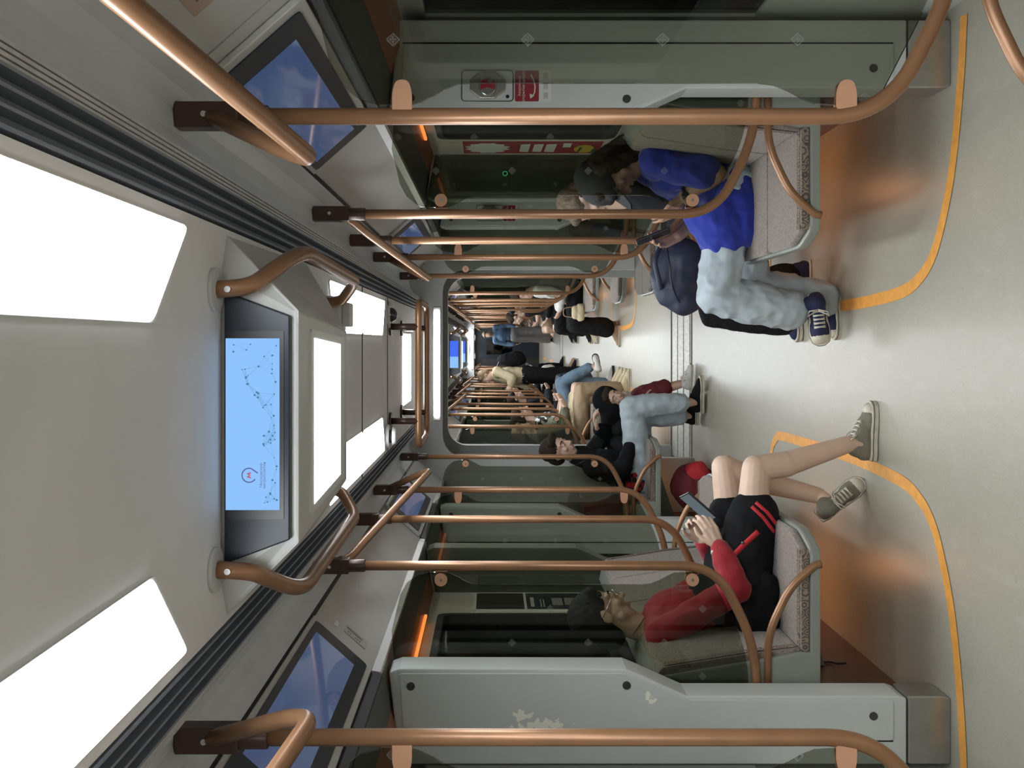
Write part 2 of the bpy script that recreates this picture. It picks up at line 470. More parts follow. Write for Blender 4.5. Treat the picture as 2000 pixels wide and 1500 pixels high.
def hand_shapes(mb, wrist, d, n, t, k=1.0, curl=.6, spread=1.0, thumb=.5):
    """d: towards the fingertips, n: the side the fingers curl to, t: towards the thumb"""
    d = V(d).normalized(); t = V(t); t = (t - d * t.dot(d)).normalized(); n0 = V(n); n = d.cross(t); n = n if n.dot(n0) > 0 else -n
    offs = (.027, .009, -.009, -.026); lens = ((.043, .026, .020), (.047, .029, .021), (.043, .027, .020), (.034, .020, .018))
    for i, o in enumerate(offs):
        kn = wrist + (d * (.086 - .006 * abs(i - 1)) + t * o) * k
        mb.capsule(wrist + (d * .012 + t * o * .6) * k, kn, .0145 * k, .0105 * k, 10)
        p = kn; a = 0.0; L = lens[i]; r0 = .0088 if i < 3 else .0078
        cu = curl[i] if isinstance(curl, (list, tuple)) else curl
        for j in range(3):
            a += cu * (.75, 1.05, .7)[j]
            q = p + ((d * math.cos(a) + n * math.sin(a)) + t * o * 2.2 * spread) * L[j] * k
            mb.capsule(p, q, (r0 - .0007 * j) * k, (r0 - .0007 * (j + 1)) * k, 10); p = q
    mb.capsule(wrist + (d * .03 - t * .0) * k, wrist + (d * .07) * k, .017 * k, .014 * k, 10)
    b0 = wrist + (d * .018 + t * .020) * k; b1 = b0 + (d * .032 + t * .026 + n * .014 * thumb) * k
    b2 = b1 + (d * .030 + t * .010 + n * .016 * thumb) * k; b3 = b2 + (d * .024 + n * .012 * thumb - t * .002) * k
    mb.capsule(b0, b1, .0145 * k, .0115 * k, 10); mb.capsule(b1, b2, .0105 * k, .0092 * k, 10); mb.capsule(b2, b3, .0090 * k, .0072 * k, 10)

def shoe(root, heel, toe, up, m, sole_m, lace=True, k=1.0, ankle=None, cap=True, name='shoe'):
    """heel, toe: points on the sole; up: shoe's own up"""
    heel = V(heel); toe = V(toe); f0 = toe - heel; L = f0.length
    r, f, u = frame(f0, up); R = Rm(r, f, u)
    q = lambda a, b, d: heel + r * a * k + f * b * L + u * d * k
    P = [(-.028, .0), (-.036, .12), (-.034, .35), (-.041, .62), (-.043, .78), (-.034, .93), (-.012, 1.0), (.012, 1.0), (.034, .93), (.043, .78), (.041, .62), (.034, .35), (.036, .12), (.028, .0)]
    so = MB(); so.prism(round_poly(P, .01, 2), lambda a, b, w: q(a, b, w), 0, .028)
    up_ = MB()
    up_.capsule(q(0, .13, .045), q(0, .40, .045), .034 * k, .034 * k, 14)
    up_.ball(q(0, .70, .026), (.041 * k, .26 * L, .030 * k), 16, R)
    up_.capsule(q(0, .40, .050), q(0, .72, .034), .034 * k, .026 * k, 14)
    up_.capsule(q(0, .16, .05), q(0, .22, .085), .034 * k, .037 * k, 14); up_.capsule(q(0, .30, .078), q(0, .66, .044), .033 * k, .027 * k, 14)
    if ankle is not None: up_.capsule(q(0, .19, .075), q(0, .20, .075) * .72 + V(ankle) * .28, .036 * k, .036 * k, 12)
    sh = remesh(up_, name, m, root, .006, 3)
    s2 = so.build('sole', sole_m, sh, .004)
    ln = MB(); ln.tube([q(a * 1.012, b, .019) for a, b in round_poly(P, .01, 2)], .0016 * k, 5, close=True); ln.build('sole_line', P_['darkline'], sh)
    if cap:
        c = MB(); c.ball(q(0, .83, .024), (.038 * k, .145 * L, .029 * k), 14, R); c.build('toe_cap', sole_m, sh)
    if lace:
        l = MB()
        for i in range(5):
            b = .36 + .07 * i; h = .113 - .11 * (b - .30)
            l.tube([q(-.022, b, h - .010), q(0, b + .02, h), q(.022, b + .03, h - .010)], .0028 * k, 6); l.tube([q(.022, b, h - .010), q(0, b + .02, h + .001), q(-.022, b + .03, h - .010)], .0028 * k, 6)
        l.tube([q(.0, .35, .112), q(.035, .36, .112), q(.044, .44, .092), q(.005, .37, .112)], .0028 * k, 6); l.tube([q(0, .35, .112), q(-.034, .40, .108), q(-.042, .47, .088), q(0, .37, .112)], .0028 * k, 6)
        l.build('laces', P_['lace'], sh)
    return sh

P_ = {}
P_['skin'] = mat('fair_skin', (.56, .37, .275), .5, var=.05, scale=18)
P_['skin2'] = mat('tanned_skin', (.40, .235, .165), .5, var=.05, scale=18)
P_['skin3'] = mat('light_rosy_skin', (.62, .44, .33), .5, var=.05, scale=18)
P_['eyewhite'] = mat('eye_white', (.6, .58, .55), .3); P_['iris'] = mat('dark_iris', (.03, .02, .015), .2)
P_['lip'] = mat('lip', (.38, .15, .13), .5)
P_['darkline'] = mat('dark_sole_line', (.03, .03, .035), .6)
P_['lace'] = mat('off_white_lace', (.62, .59, .5), .8)
P_['sole'] = mat('cream_rubber_sole', (.58, .54, .43), .55, var=.12, scale=40)
P_['canvas'] = mat('grey_olive_canvas', (.20, .185, .14), .85, var=.1, scale=60, bump=.3, bscale=500)
P_['navycanvas'] = mat('navy_canvas', (.012, .016, .055), .8, bump=.3, bscale=500)
P_['blackhair'] = mat('black_hair', (.012, .012, .014), .75, spec=.2, bump=.7, bscale=120, stretch=(1, 1, .25))
P_['brownhair'] = mat('dark_brown_hair', (.03, .021, .014), .75, spec=.2, bump=.7, bscale=120, stretch=(1, 1, .25))
P_['greyhair'] = mat('ash_grey_hair', (.16, .125, .09), .75, spec=.2, var=.4, scale=60, bump=.9, bscale=120, stretch=(1, 1, .25))
P_['fairhair'] = mat('sandy_hair', (.22, .14, .075), .6, bump=.9, bscale=120)
P_['redtop'] = mat('dark_red_cotton', (.30, .008, .018), .85, sheen=.2, bump=.15, bscale=300)
P_['blackcloth'] = mat('black_cotton', (.0075, .0075, .0085), .9, spec=.2, bump=.2, bscale=300)
P_['redstripe'] = mat('bright_red_knit', (.48, .02, .03), .8)
P_['bluetee'] = mat('royal_blue_cotton', (.012, .028, .30), .85, sheen=.2, bump=.15, bscale=300)
P_['jeans'] = mat('pale_washed_denim', (.42, .49, .53), .85, var=.2, scale=9, bump=.3, bscale=600)
P_['jeans2'] = mat('mid_blue_denim', (.13, .20, .27), .85, var=.25, scale=9, bump=.3, bscale=600)
P_['greycloth'] = mat('charcoal_jersey', (.02, .021, .024), .9, spec=.2, var=.1)
P_['navy'] = mat('navy_nylon', (.022, .028, .055), .6, bump=.2, bscale=400)
P_['cap'] = mat('washed_black_cap_cloth', (.022, .022, .022), .85, bump=.2, bscale=400)
P_['maroon'] = mat('maroon_cotton', (.12, .012, .018), .85)
P_['beige'] = mat('khaki_cotton', (.30, .215, .13), .85, var=.08, scale=8)
P_['cream'] = mat('cream_jacket_cloth', (.55, .46, .30), .85)
P_['whitecloth'] = mat('white_cotton', (.62, .61, .58), .85)
P_['lime'] = mat('lime_green_cloth', (.35, .55, .08), .8)
P_['denimtop'] = mat('blue_denim_jacket', (.10, .17, .28), .85, var=.15, scale=12)
P_['greyskirt'] = mat('pale_grey_cloth', (.36, .35, .35), .85)
P_['orange'] = mat('orange_print_cloth', (.75, .22, .10), .7)
P_['olive'] = mat('olive_camouflage_cloth', (.09, .085, .05), .85, var=.5, scale=20)
P_['floral'] = mat('black_white_floral_cloth', (.2, .2, .2), .85)
_nt, _b = nodes(P_['floral']); _g = G(_nt); _tc = _g.n('ShaderNodeTexCoord'); _v = _g.n('ShaderNodeTexNoise'); _v.inputs['Scale'].default_value = 16; _nt.links.new(_tc.outputs['Object'], _v.inputs['Vector'])
_nt.links.new(_g.mix(_g.m('GREATER_THAN', _v.outputs['Fac'], .5), (.02, .02, .022), (.62, .60, .56)), _b.inputs['Base Color'])
P_['plaid'] = mat('red_black_check_cloth', (.2, .01, .01), .85)
_nt, _b = nodes(P_['plaid']); _g = G(_nt); _tc = _g.n('ShaderNodeTexCoord'); _v = _g.n('ShaderNodeTexChecker'); _v.inputs['Scale'].default_value = 28; _nt.links.new(_tc.outputs['Object'], _v.inputs['Vector'])
_v.inputs['Color1'].default_value = (.38, .012, .02, 1); _v.inputs['Color2'].default_value = (.012, .008, .01, 1); _nt.links.new(_v.outputs['Color'], _b.inputs['Base Color'])

def hair_short(root, c, fwd, up, k, m, vox=.007, back=0.0, amp=.006, low=0.0, fs=26):
    r, f, u = frame(fwd, up); R = Rm(r, f, u); q = lambda a, b, d: c + (r * a + f * b + u * d) * k
    h = MB(); h.ball(q(0, -.022, .052), (.080 * k, .096 * k, .082 * k), 20, R); h.ball(q(0, -.055, .0), (.070 * k, .058 * k, .075 * k), 18, R)
    for e in (-1, 1): h.capsule(q(e * .070, -.02, .05), q(e * .071, -.035, .01 - low), .018 * k, .012 * k, 10)
    h.capsule(q(-.05, .045, .088), q(.05, .045, .088), .024 * k, .024 * k, 10)
    if back: h.capsule(q(0, -.06, .0), q(0, -.055, -back), .06 * k, .05 * k, 12)
    return remesh(h, 'hair', m, root, vox, 3, amp * .5, 55)

def arm_shapes(mb, sh, el, wr, k=1.0, e=0.0, upto=1.0, r=(.047, .040, .027)):
    mb.capsule(sh, el, (r[0] + e) * k, (r[1] + e) * k, 14)
    w = el.lerp(wr, upto); mb.capsule(el, el.lerp(w, .35), (r[1] + e) * k, (r[1] + .001 + e) * k, 14)
    mb.capsule(el.lerp(w, .35), w, (r[1] + .001 + e) * k, (r[2] + (r[1] - r[2]) * (1 - upto) + e) * k, 14)
def leg_shapes(mb, hip, kn, an, k=1.0, e=0.0, calf=True, r=(.078, .056, .036)):
    mb.capsule(hip, hip.lerp(kn, .5), (r[0] + e) * k, ((r[0] + r[1]) / 2 + .003 + e) * k, 16); mb.capsule(hip.lerp(kn, .5), kn, ((r[0] + r[1]) / 2 + .003 + e) * k, (r[1] + e) * k, 16)
    if an is None: return
    d = (an - kn); back = V((0, 0, 0))
    hipd = (hip - kn).normalized(); bk = (hipd - d.normalized() * hipd.dot(d.normalized()))
    bk = bk.normalized() * .014 * k if bk.length > .05 else V((0, 0, 0))
    mid = kn.lerp(an, .32) + bk
    mb.capsule(kn, mid, (r[1] - .003 + e) * k, (.054 + e) * k, 16); mb.capsule(mid, an, (.052 + e) * k, (r[2] + e) * k, 16)
def torso_shapes(mb, pel, chest, shL, shR, neck, fwd, k=1.0, e=0.0, belly=.0):
    lat = (shR - shL).normalized(); up = (chest - pel).normalized(); f = V(fwd).normalized()
    r, f2, u = frame(f, up); R = Rm(r, f2, u)
    mb.ball(pel, ((.165 + e) * k, (.115 + e) * k, (.115 + e) * k), 20, R)
    mb.ball(pel.lerp(chest, .5), ((.145 + e) * k, (.105 + e + belly) * k, (.16 + e) * k), 20, R)
    mb.ball(chest, ((.155 + e) * k, (.108 + e) * k, (.165 + e) * k), 20, R)
    mid = (shL + shR) / 2
    mb.capsule(shL, shR, (.055 + e) * k, n=16); mb.capsule(chest, mid, (.105 + e) * k, (.075 + e) * k, 16)

def person(label, J, st, group=None):
    """J: joints in metres, st: build and clothes.  Every garment is a child of the person."""
    k = st.get('k', 1.0); vox = st.get('vox', .008); pel = J['pelvis']
    root = thing('person', label, 'person', (pel.x, pel.y, 0), group)
    o = V((pel.x, pel.y, 0)); J = {a: (b - o if a not in ('face', 'up', 'fwd') else b) for a, b in J.items()}
    skin = st['skin']; fig = MB()
    torso_shapes(fig, J['pelvis'], J['chest'], J['shL'], J['shR'], J['neck'], J['fwd'], k, -.012)
    fig.capsule(J['neck'] - (J['head'] - J['neck']) * .15, J['neck'].lerp(J['head'], .75), .060 * k, .052 * k, 16)
    head_shapes(fig, J['head'], J['face'], J['up'], k * st.get('hk', 1.0))
    for q in 'LR':
        arm_shapes(fig, J['sh' + q], J['el' + q], J['wr' + q], k)
        hd = st.get('hand' + q, {})
        d = hd.get('d') or (J['wr' + q] - J['el' + q]); n = hd.get('n') or V((0, 0, -1)); t = hd.get('t') or V((0, -1 if q == 'L' else 1, .3))
        hand_shapes(fig, J['wr' + q], d, n, t, k * .97, hd.get('curl', .6), hd.get('spread', 1), hd.get('thumb', .5))
        leg_shapes(fig, J['hip' + q], J['kn' + q], J['an' + q], k)
        if 'toe' + q in J: fig.capsule(J['an' + q], J['heel' + q].lerp(J['toe' + q], .28) + J.get('sup' + q, V((0, 0, 1))).normalized() * .05, .034 * k, .030 * k, 12)
    body = remesh(fig, 'body', skin, root, st.get('bvox', vox), 2, 0, fac=.45)
    face_parts(body, J['head'], J['face'], J['up'], k * st.get('hk', 1.0), st.get('brow', P_['brownhair']), st.get('glasses', False), st.get('closed', True)) if st.get('facedetail', True) else None
    # top
    if st.get('top'):
        e = st.get('tope', .014); t = MB(); torso_shapes(t, J['pelvis'], J['chest'], J['shL'], J['shR'], J['neck'], J['fwd'], k, e - .006, st.get('belly', 0))
        for q in 'LR':
            if st.get('sleeve', 'long') == 'long': arm_shapes(t, J['sh' + q], J['el' + q], J['wr' + q], k, e, .90)
            elif st['sleeve'] == 'three': arm_shapes(t, J['sh' + q], J['el' + q], J['wr' + q], k, e, .6)
            else: t.capsule(J['sh' + q], J['sh' + q].lerp(J['el' + q], .72), (.047 + e) * k, (.056 + e) * k, 14)
        if st.get('collar'): t.capsule(J['neck'] - (J['head'] - J['neck']) * .1, J['neck'].lerp(J['head'], .25), .075 * k, .07 * k, 14)
        for a_, b_, ra_, rb_ in st.get('topextra', []): t.capsule(V(a_) - o, V(b_) - o, ra_, rb_, 16)
        remesh(t, st.get('topname', 'shirt'), st['top'], root, vox, 3, st.get('fold', .007), 12)
    if st.get('bottom'):
        e = st.get('bote', .014); t = MB(); r, f2, u = frame(J['fwd'], J['chest'] - J['pelvis']); R = Rm(r, f2, u)
        t.ball(J['pelvis'], ((.165 + e) * k, (.118 + e) * k, (.112 + e) * k), 18, R)
        kind = st.get('botkind', 'long')
        for q in 'LR':
            if kind == 'long':
                w = st.get('wide', .0); hip, kn, an = J['hip' + q], J['kn' + q], J['an' + q]
                leg_shapes(t, hip, kn, None, k, e); end = kn.lerp(an, st.get('hem', .93)); t.capsule(kn, kn.lerp(end, .45), (.056 + e) * k, (.058 + e + w * .6) * k, 16); t.capsule(kn.lerp(end, .45), end, (.058 + e + w * .6) * k, (.046 + e + w) * k, 16)
            elif kind == 'shorts':
                t.capsule(J['hip' + q], J['hip' + q].lerp(J['kn' + q], st.get('hem', .7)), (.080 + e) * k, (.072 + e) * k, 16)
            elif kind == 'skirt':
                t.capsule(J['hip' + q], J['kn' + q], (.085 + e) * k, (.07 + e) * k, 16); t.capsule(J['kn' + q], J['kn' + q].lerp(J['an' + q], st.get('hem', .6)), (.07 + e) * k, (.08 + e) * k, 16)
        if kind == 'skirt':
            t.capsule(J['hipL'].lerp(J['hipR'], .5), J['knL'].lerp(J['knR'], .5), (.09 + e) * k, (.075 + e) * k, 16)
            t.capsule(J['knL'].lerp(J['knR'], .5), J['knL'].lerp(J['knR'], .5).lerp(J['anL'].lerp(J['anR'], .5), st.get('hem', .6)), (.085 + e) * k, (.09 + e) * k, 16)
        remesh(t, {'long': 'trousers', 'shorts': 'shorts', 'skirt': 'skirt'}[kind], st['bottom'], root, vox, 3, st.get('bfold', .007), 13)
    if st.get('hair') and st.get('hairm'):
        hair_short(root, J['head'], J['face'], J['up'], k * st.get('hk', 1.0), st['hairm'], max(.006, vox * .8), st.get('hairback', 0), st.get('hairamp', .005))
    if st.get('shoes'):
        for q in 'LR':
            if 'toe' + q in J: shoe(root, J['heel' + q], J['toe' + q], J.get('sup' + q, (V((0, 0, 1)))), st['shoes'], st.get('sole', P_['sole']), st.get('lace', True), k, J['an' + q], st.get('cap', True))
    return root, J, o
from mathutils.bvhtree import BVHTree
_bvh = {}
def surf(ob, root, px, py, off=.003):
    """point on a garment seen at a measured spot of the photograph"""
    me = ob.data; o = root.location
    if ob.name not in _bvh: _bvh[ob.name] = BVHTree.FromPolygons([v.co + o for v in me.vertices], [list(p.vertices) for p in me.polygons])
    bv = _bvh[ob.name]
    a = V((CX, 0, CZ)); d = (at(px, py, 1.0) - a).normalized()
    h = bv.ray_cast(a, d)
    if h[0] is None: return None
    return h[0] - d * off - o
def ribbon(ob, root, pts, w, name, m, parent, n=10, off=.0025):
    P = []
    for (a, b), (c, d) in zip(pts, pts[1:]):
        for i in range(n): t = i / n; P.append((a + (c - a) * t, b + (d - b) * t))
    P.append(pts[-1])
    Q = [surf(ob, root, x, y, off) for x, y in P]; Q = [q for q in Q if q is not None]
    if len(Q) < 3: return None
    mb = MB(); vs = []
    for i, q in enumerate(Q):
        t = (Q[min(i + 1, len(Q) - 1)] - Q[max(i - 1, 0)]).normalized(); s = t.cross(V((0, 1, 0))).normalized() * w / 2; h = V((0, -.002, 0))
        vs += [q + s, q - s, q - s + h, q + s + h]
    fs = []
    for i in range(len(Q) - 1):
        for k in range(4): fs.append((4 * i + k, 4 * i + (k + 1) % 4, 4 * i + 4 + (k + 1) % 4, 4 * i + 4 + k))
    fs += [(0, 1, 2, 3), tuple(4 * (len(Q) - 1) + k for k in (3, 2, 1, 0))]
    mb.add(vs, fs, True); return mb.build(name, m, parent)
def ring(mb, c, ax, r, w, n=20, m=6):
    ax = V(ax).normalized(); a = ax.orthogonal().normalized(); b = ax.cross(a)
    mb.tube([V(c) + (a * math.cos(2 * PI * i / n) + b * math.sin(2 * PI * i / n)) * r for i in range(n)], w, m, close=True)
def phone(label, c, a, n, scr='phonedark', L=.15, W=.072):
    """a: long axis, n: the way the screen faces"""
    a = V(a).normalized(); n = V(n); n = (n - a * n.dot(a)).normalized(); w = a.cross(n)
    t = thing('smartphone', label, 'phone', c)
    b = MB(); b.obox((0, 0, 0), a * L / 2, w * W / 2, n * .0045); b.build('body', M['black'], t, .003)
    s = MB(); s.obox(n * .0048, a * (L / 2 - .005), w * (W / 2 - .004), n * .0004); s.build('screen', M[scr], t)
    cb_ = MB(); cb_.obox(-n * .005 + a * (L / 2 - .02) + w * (W / 2 - .018), a * .012, w * .010, n * .001); cb_.build('camera_bump', M['bezel'], t)
    return t
M['phonedark'] = mat('dark_phone_glass', (.012, .014, .018), .08)
M['phonescr'] = emis('phone_screen_glow', (.20, .25, .28), .22)

# ---- woman in red on the left bench
J = dict(head=at(1180, 1203, 3.80), face=V((.80, .34, -.46)), up=V((.40, .1, .92)), neck=at(1258, 1228, 3.80), chest=at(1335, 1200, 3.80), pelvis=at(1452, 1160, 3.80), fwd=V((1, 0, .2)),
         shR=at(1290, 1238, 3.655), shL=at(1283, 1206, 3.955), elR=at(1440, 1150, 3.60), elL=at(1412, 1110, 4.0), wrR=at(1403, 1066, 3.69), wrL=at(1374, 1056, 3.90),
         hipR=at(1462, 1130, 3.71), hipL=at(1445, 1130, 3.90), knR=at(1476, 915, 3.74), knL=at(1415, 913, 3.93), anR=at(1655, 868, 3.79), anL=at(1598, 968, 3.95),
         heelR=at(1708, 900, 3.80), toeR=at(1710, 783, 3.80), heelL=at(1598, 1010, 3.95), toeL=at(1686, 938, 3.93))
J['supL'] = V((.5, 0, .7))
st = dict(skin=P_['skin3'], k=.94, hk=1.08, vox=.0065, bvox=.0045, top=P_['redtop'], topname='jacket_sleeves', tope=.012, bottom=P_['blackcloth'], botkind='shorts', hem=.60, bote=.016, shoes=P_['canvas'],
          hair='short', hairm=P_['blackhair'], hairback=.06, glasses=True, brow=P_['blackhair'], hairamp=.008,
          handR=dict(d=V((.9, .18, .42)), n=V((-.15, .85, .4)), t=V((-.15, -.1, 1)), curl=.62, thumb=.3), handL=dict(d=V((.85, -.15, .5)), n=V((0, -.9, .3)), t=V((-.2, 0, 1)), curl=.75))
root, Jl, o = person('person in red-sleeved black jacket and shorts looking at a phone on the left bench', J, st)
t = MB(); r_, f_, u_ = frame(Jl['fwd'], Jl['chest'] - Jl['pelvis']); Rr = Rm(r_, f_, u_)
t.ball(Jl['pelvis'].lerp(Jl['chest'], .30), (.168, .128, .17), 20, Rr)
t.capsule(Jl['pelvis'] + V((.05, -.05, .03)), Jl['hipR'].lerp(Jl['knR'], .58) + V((0, -.012, -.004)), .118, .094, 18)
t.capsule(Jl['pelvis'] + V((.05, .05, .04)), Jl['hipL'].lerp(Jl['knL'], .42), .110, .088, 18)
t.capsule(Jl['pelvis'] + V((-.05, -.12, -.03)), Jl['pelvis'] + V((.08, -.14, -.0)), .06, .075, 14)
jk = remesh(t, 'jacket_body', P_['blackcloth'], root, .0065, 3, .008, 9)
ribbon(jk, root, [(1476, 981), (1498, 1000), (1521, 1030)], .013, 'hem_stripe', P_['redstripe'], jk)
ribbon(jk, root, [(1468, 989), (1490, 1010), (1513, 1040)], .013, 'hem_stripe', P_['redstripe'], jk)
ribbon(jk, root, [(1432, 1085), (1455, 1062), (1481, 1038)], .020, 'pocket_welt', P_['redstripe'], jk)
q = surf(jk, root, 1451, 1060, .005)
if q: MB().ball(q, .007, 10).build('snap_button', M['screw'], jk)
b = MB(); ring(b, Jl['wrR'].lerp(Jl['elR'], .10), Jl['wrR'] - Jl['elR'], .031, .0075); b.build('wristband', P_['whitecloth'], root)
b = MB(); ax = (Jl['wrL'] - Jl['elL']).normalized(); a = ax.orthogonal().normalized()
for i in range(16):
    b.ball(Jl['wrL'] - ax * .012 + Matrix.Rotation(2 * PI * i / 16, 3, ax) @ a * .031, .0055, 8)
b.build('bead_bracelet', M['chrome'], root)
bod = [c for c in bpy.data.objects if c.parent == root and c.name.startswith('body')][0]
ribbon(bod, root, [(1236, 1240), (1250, 1220), (1263, 1200)], .003, 'neck_cord', M['black'], root, 6)
bg = MB(); bg.ball(Jl['pelvis'] + V((-.02, -.20, .00)), (.10, .05, .09), 16); bg.ball(Jl['pelvis'] + V((.06, -.18, -.03)), (.07, .045, .06), 14)
remesh(bg, 'hood_bunch', P_['blackcloth'], root, .008, 3, .008, 14)
phone('dark phone held low by the person in red on the left bench', at(1364, 990, 3.805), (.66, 0, .75), (-.62, -.5, .55), 'phonescr')

# ---- person in royal blue on the right bench
J = dict(head=at(1188, 345, 4.12), face=V((-.74, -.12, -.62)), up=V((-.60, 0, .78)), neck=at(1248, 318, 4.13), chest=at(1325, 330, 4.14), pelvis=at(1425, 372, 4.15), fwd=V((-1, 0, .35)),
         shL=at(1283, 312, 3.98), shR=at(1280, 336, 4.32), elL=at(1400, 340, 3.93), elR=at(1385, 400, 4.40), wrL=at(1336, 384, 3.99), wrR=at(1322, 462, 4.20),
         hipL=at(1430, 392, 4.05), hipR=at(1440, 400, 4.25), knL=at(1398, 578, 4.05), knR=at(1470, 562, 4.26), anL=at(1548, 606, 4.09), anR=at(1608, 588, 4.22),
         heelL=at(1590, 574, 4.10), toeL=at(1604, 676, 4.08), heelR=at(1640, 572, 4.22), toeR=at(1640, 664, 4.20))
J['supL'] = V((.15, 0, 1))
st = dict(skin=P_['skin2'], k=1.0, vox=.007, bvox=.005, top=P_['bluetee'], sleeve='short', tope=.022, fold=.010, topextra=[(at(1388, 398, 4.06), at(1412, 455, 4.03), .13, .105), (at(1440, 398, 4.04), at(1448, 442, 4.03), .105, .095)], bottom=P_['jeans'], bote=.022, wide=.016, hem=.96, bfold=.009, shoes=P_['navycanvas'],
          hair='short', hairm=P_['brownhair'], hairback=.14, brow=P_['brownhair'], hairamp=.008,
          handL=dict(d=V((-.75, .38, .52)), n=V((-.1, .7, -.6)), t=V((0, -.5, .8)), curl=.35, thumb=-.3), handR=dict(d=V((-.3, -.25, .75)), n=V((-.35, -.8, 0)), t=V((.2, .1, .9)), curl=.5))
root, Jl, o = person('person in royal blue tee, black cap and pale jeans on the right bench', J, st)
r_, f_, u_ = frame(J['face'], J['up']); Rr = Rm(r_, f_, u_); q = lambda a, b, d: Jl['head'] + r_ * a + f_ * b + u_ * d
c = MB(); c.ball(q(0, -.012, .058), (.090, .106, .082), 22, Rr); c.capsule(q(-.05, .07, .052), q(.05, .07, .052), .026, .026, 12)
cp = remesh(c, 'cap', P_['cap'], root, .006, 3, .002, 20)
v = MB(); pr = [(-.078, .06), (-.074, .12), (-.05, .158), (0, .172), (.05, .158), (.074, .12), (.078, .06)]
v.prism(pr, lambda a, b, w: q(a, b, .050 - (b - .06) * .30 - a * a * 3.0 + w), -.004, .004); v.build('visor', P_['cap'], cp)
b = MB(); b.ball(q(0, -.012, .142), (.008, .008, .005), 10, Rr); b.build('cap_button', P_['cap'], cp)
hr = MB()
for a, bb in ((-.066, -.03), (.066, -.03), (0, -.075), (-.045, -.06), (.045, -.06)):
    hr.capsule(q(a, bb, .02), Jl['neck'] + (r_ * a * 1.25 + V((.05 + .3 * abs(bb), 0, -.06))), .038, .028, 12)
remesh(hr, 'hair', P_['brownhair'], root, .007, 2, .006, 30)
w = MB(); ax = Jl['wrL'] - Jl['elL']; ring(w, Jl['wrL'].lerp(Jl['elL'], .10), ax, .031, .009, 22, 8); wo = w.build('watch_strap', M['black'], root)
w = MB(); w.ball(Jl['wrL'].lerp(Jl['elL'], .10) + V((-.01, -.030, .014)), (.017, .008, .017), 14); w.build('watch_face', M['bezel'], wo)
phone('black phone held up by the person in royal blue on the right bench', at(1276, 462, 4.10), (-.35, .15, .92), (.82, .25, .42))

# ---- neighbour behind, dark jacket, pale hair
J = dict(head=at(1142, 394, 4.74), face=V((-.80, -.2, -.55)), up=V((-.5, 0, .85)), neck=at(1210, 386, 4.74), chest=at(1290, 385, 4.75), pelvis=at(1392, 388, 4.75), fwd=V((-1, 0, .3)),
         shL=at(1242, 380, 4.60), shR=at(1240, 392, 4.93), elL=at(1330, 415, 4.55), elR=at(1330, 415, 4.97), wrL=at(1318, 480, 4.60), wrR=at(1310, 485, 4.80),
         hipL=at(1405, 410, 4.66), hipR=at(1405, 415, 4.85), knL=at(1403, 585, 4.66), knR=at(1392, 612, 4.88), anL=at(1545, 540, 4.55), anR=at(1548, 628, 4.72),
         heelL=at(1588, 512, 4.56), toeL=at(1590, 600, 4.50), heelR=at(1562, 596, 4.73), toeR=at(1564, 668, 4.70))
st = dict(skin=P_['skin3'], k=.98, vox=.009, bvox=.007, top=P_['greycloth'], bottom=P_['blackcloth'], wide=.012, shoes=P_['navycanvas'], cap=False, hair='short', hairm=P_['greyhair'], hairback=.08, hairamp=.006)
person('person in dark jacket with ashy hair, sitting just behind the one in royal blue', J, st)
t = thing('backpack', 'navy backpack on the lap of the dark-jacketed person on the right', 'backpack', at(1322, 540, 4.47))
g_ = MB(); g_.ball((0, 0, 0), (.155, .10, .115), 20); g_.ball((.07, 0, -.02), (.11, .11, .10), 18); g_.ball((-.10, 0, -.03), (.08, .08, .08), 16)
bo = remesh(g_, 'body', P_['navy'], t, .008, 3, .010, 9)
g_ = MB(); g_.tube(smooth([(.12, -.085, .06), (.05, -.112, .055), (-.05, -.10, .04), (-.14, -.06, -.01)], 6), .0035, 6); g_.build('zip', M['black'], t)
g_ = MB(); g_.tube(smooth([(.13, -.09, .09), (.06, -.12, .12), (-.02, -.10, .10), (-.06, -.07, .085)], 6), .011, 8); g_.build('strap', P_['navy'], t)

# ---- man with black hoodie on the left end bench, boy leaning over beside him
J = dict(head=at(1092, 880, 6.86), face=V((.72, -.45, -.45)), up=V((.42, -.05, .9)), neck=at(1142, 893, 6.90), chest=at(1185, 910, 6.9), pelvis=at(1247, 935, 6.9), fwd=V((1, 0, -.1)),
         shR=at(1158, 916, 6.73), shL=at(1155, 885, 7.05), elR=at(1215, 920, 6.68), elL=at(1185, 845, 7.06), wrR=at(1232, 868, 6.72), wrL=at(1168, 838, 6.92),
         hipR=at(1252, 925, 6.80), hipL=at(1245, 915, 6.98), knR=at(1232, 795, 6.74), knL=at(1250, 812, 6.98), anR=at(1342, 786, 6.76), anL=at(1335, 812, 6.94),
         heelR=at(1374, 805, 6.82), toeR=at(1374, 734, 6.74), heelL=at(1364, 828, 6.98), toeL=at(1364, 768, 6.92))
st = dict(skin=P_['skin'], k=1.02, vox=.009, bvox=.007, top=P_['blackcloth'], collar=True, bottom=P_['jeans'], bote=.02, hem=.88, shoes=P_['blackcloth'], lace=False, cap=False, hair='short', hairm=P_['brownhair'], hairamp=.006,
          handL=dict(d=V((.8, -.3, .35)), n=V((0, 0, -1)), t=V((0, -1, .2)), curl=.5))
root, Jl, o = person('person with dark hair in a black hoodie and pale jeans on the left end bench', J, st)
t = MB(); t.capsule(Jl['pelvis'] + V((-.03, -.11, .04)), Jl['pelvis'] + V((.12, -.14, -.0)), .075, .065, 14); t.capsule(Jl['pelvis'] + V((.10, -.13, .10)), Jl['pelvis'] + V((.16, -.13, -.05)), .05, .06, 14)
remesh(t, 'tied_shirt', P_['plaid'], root, .009, 3, .010, 12)
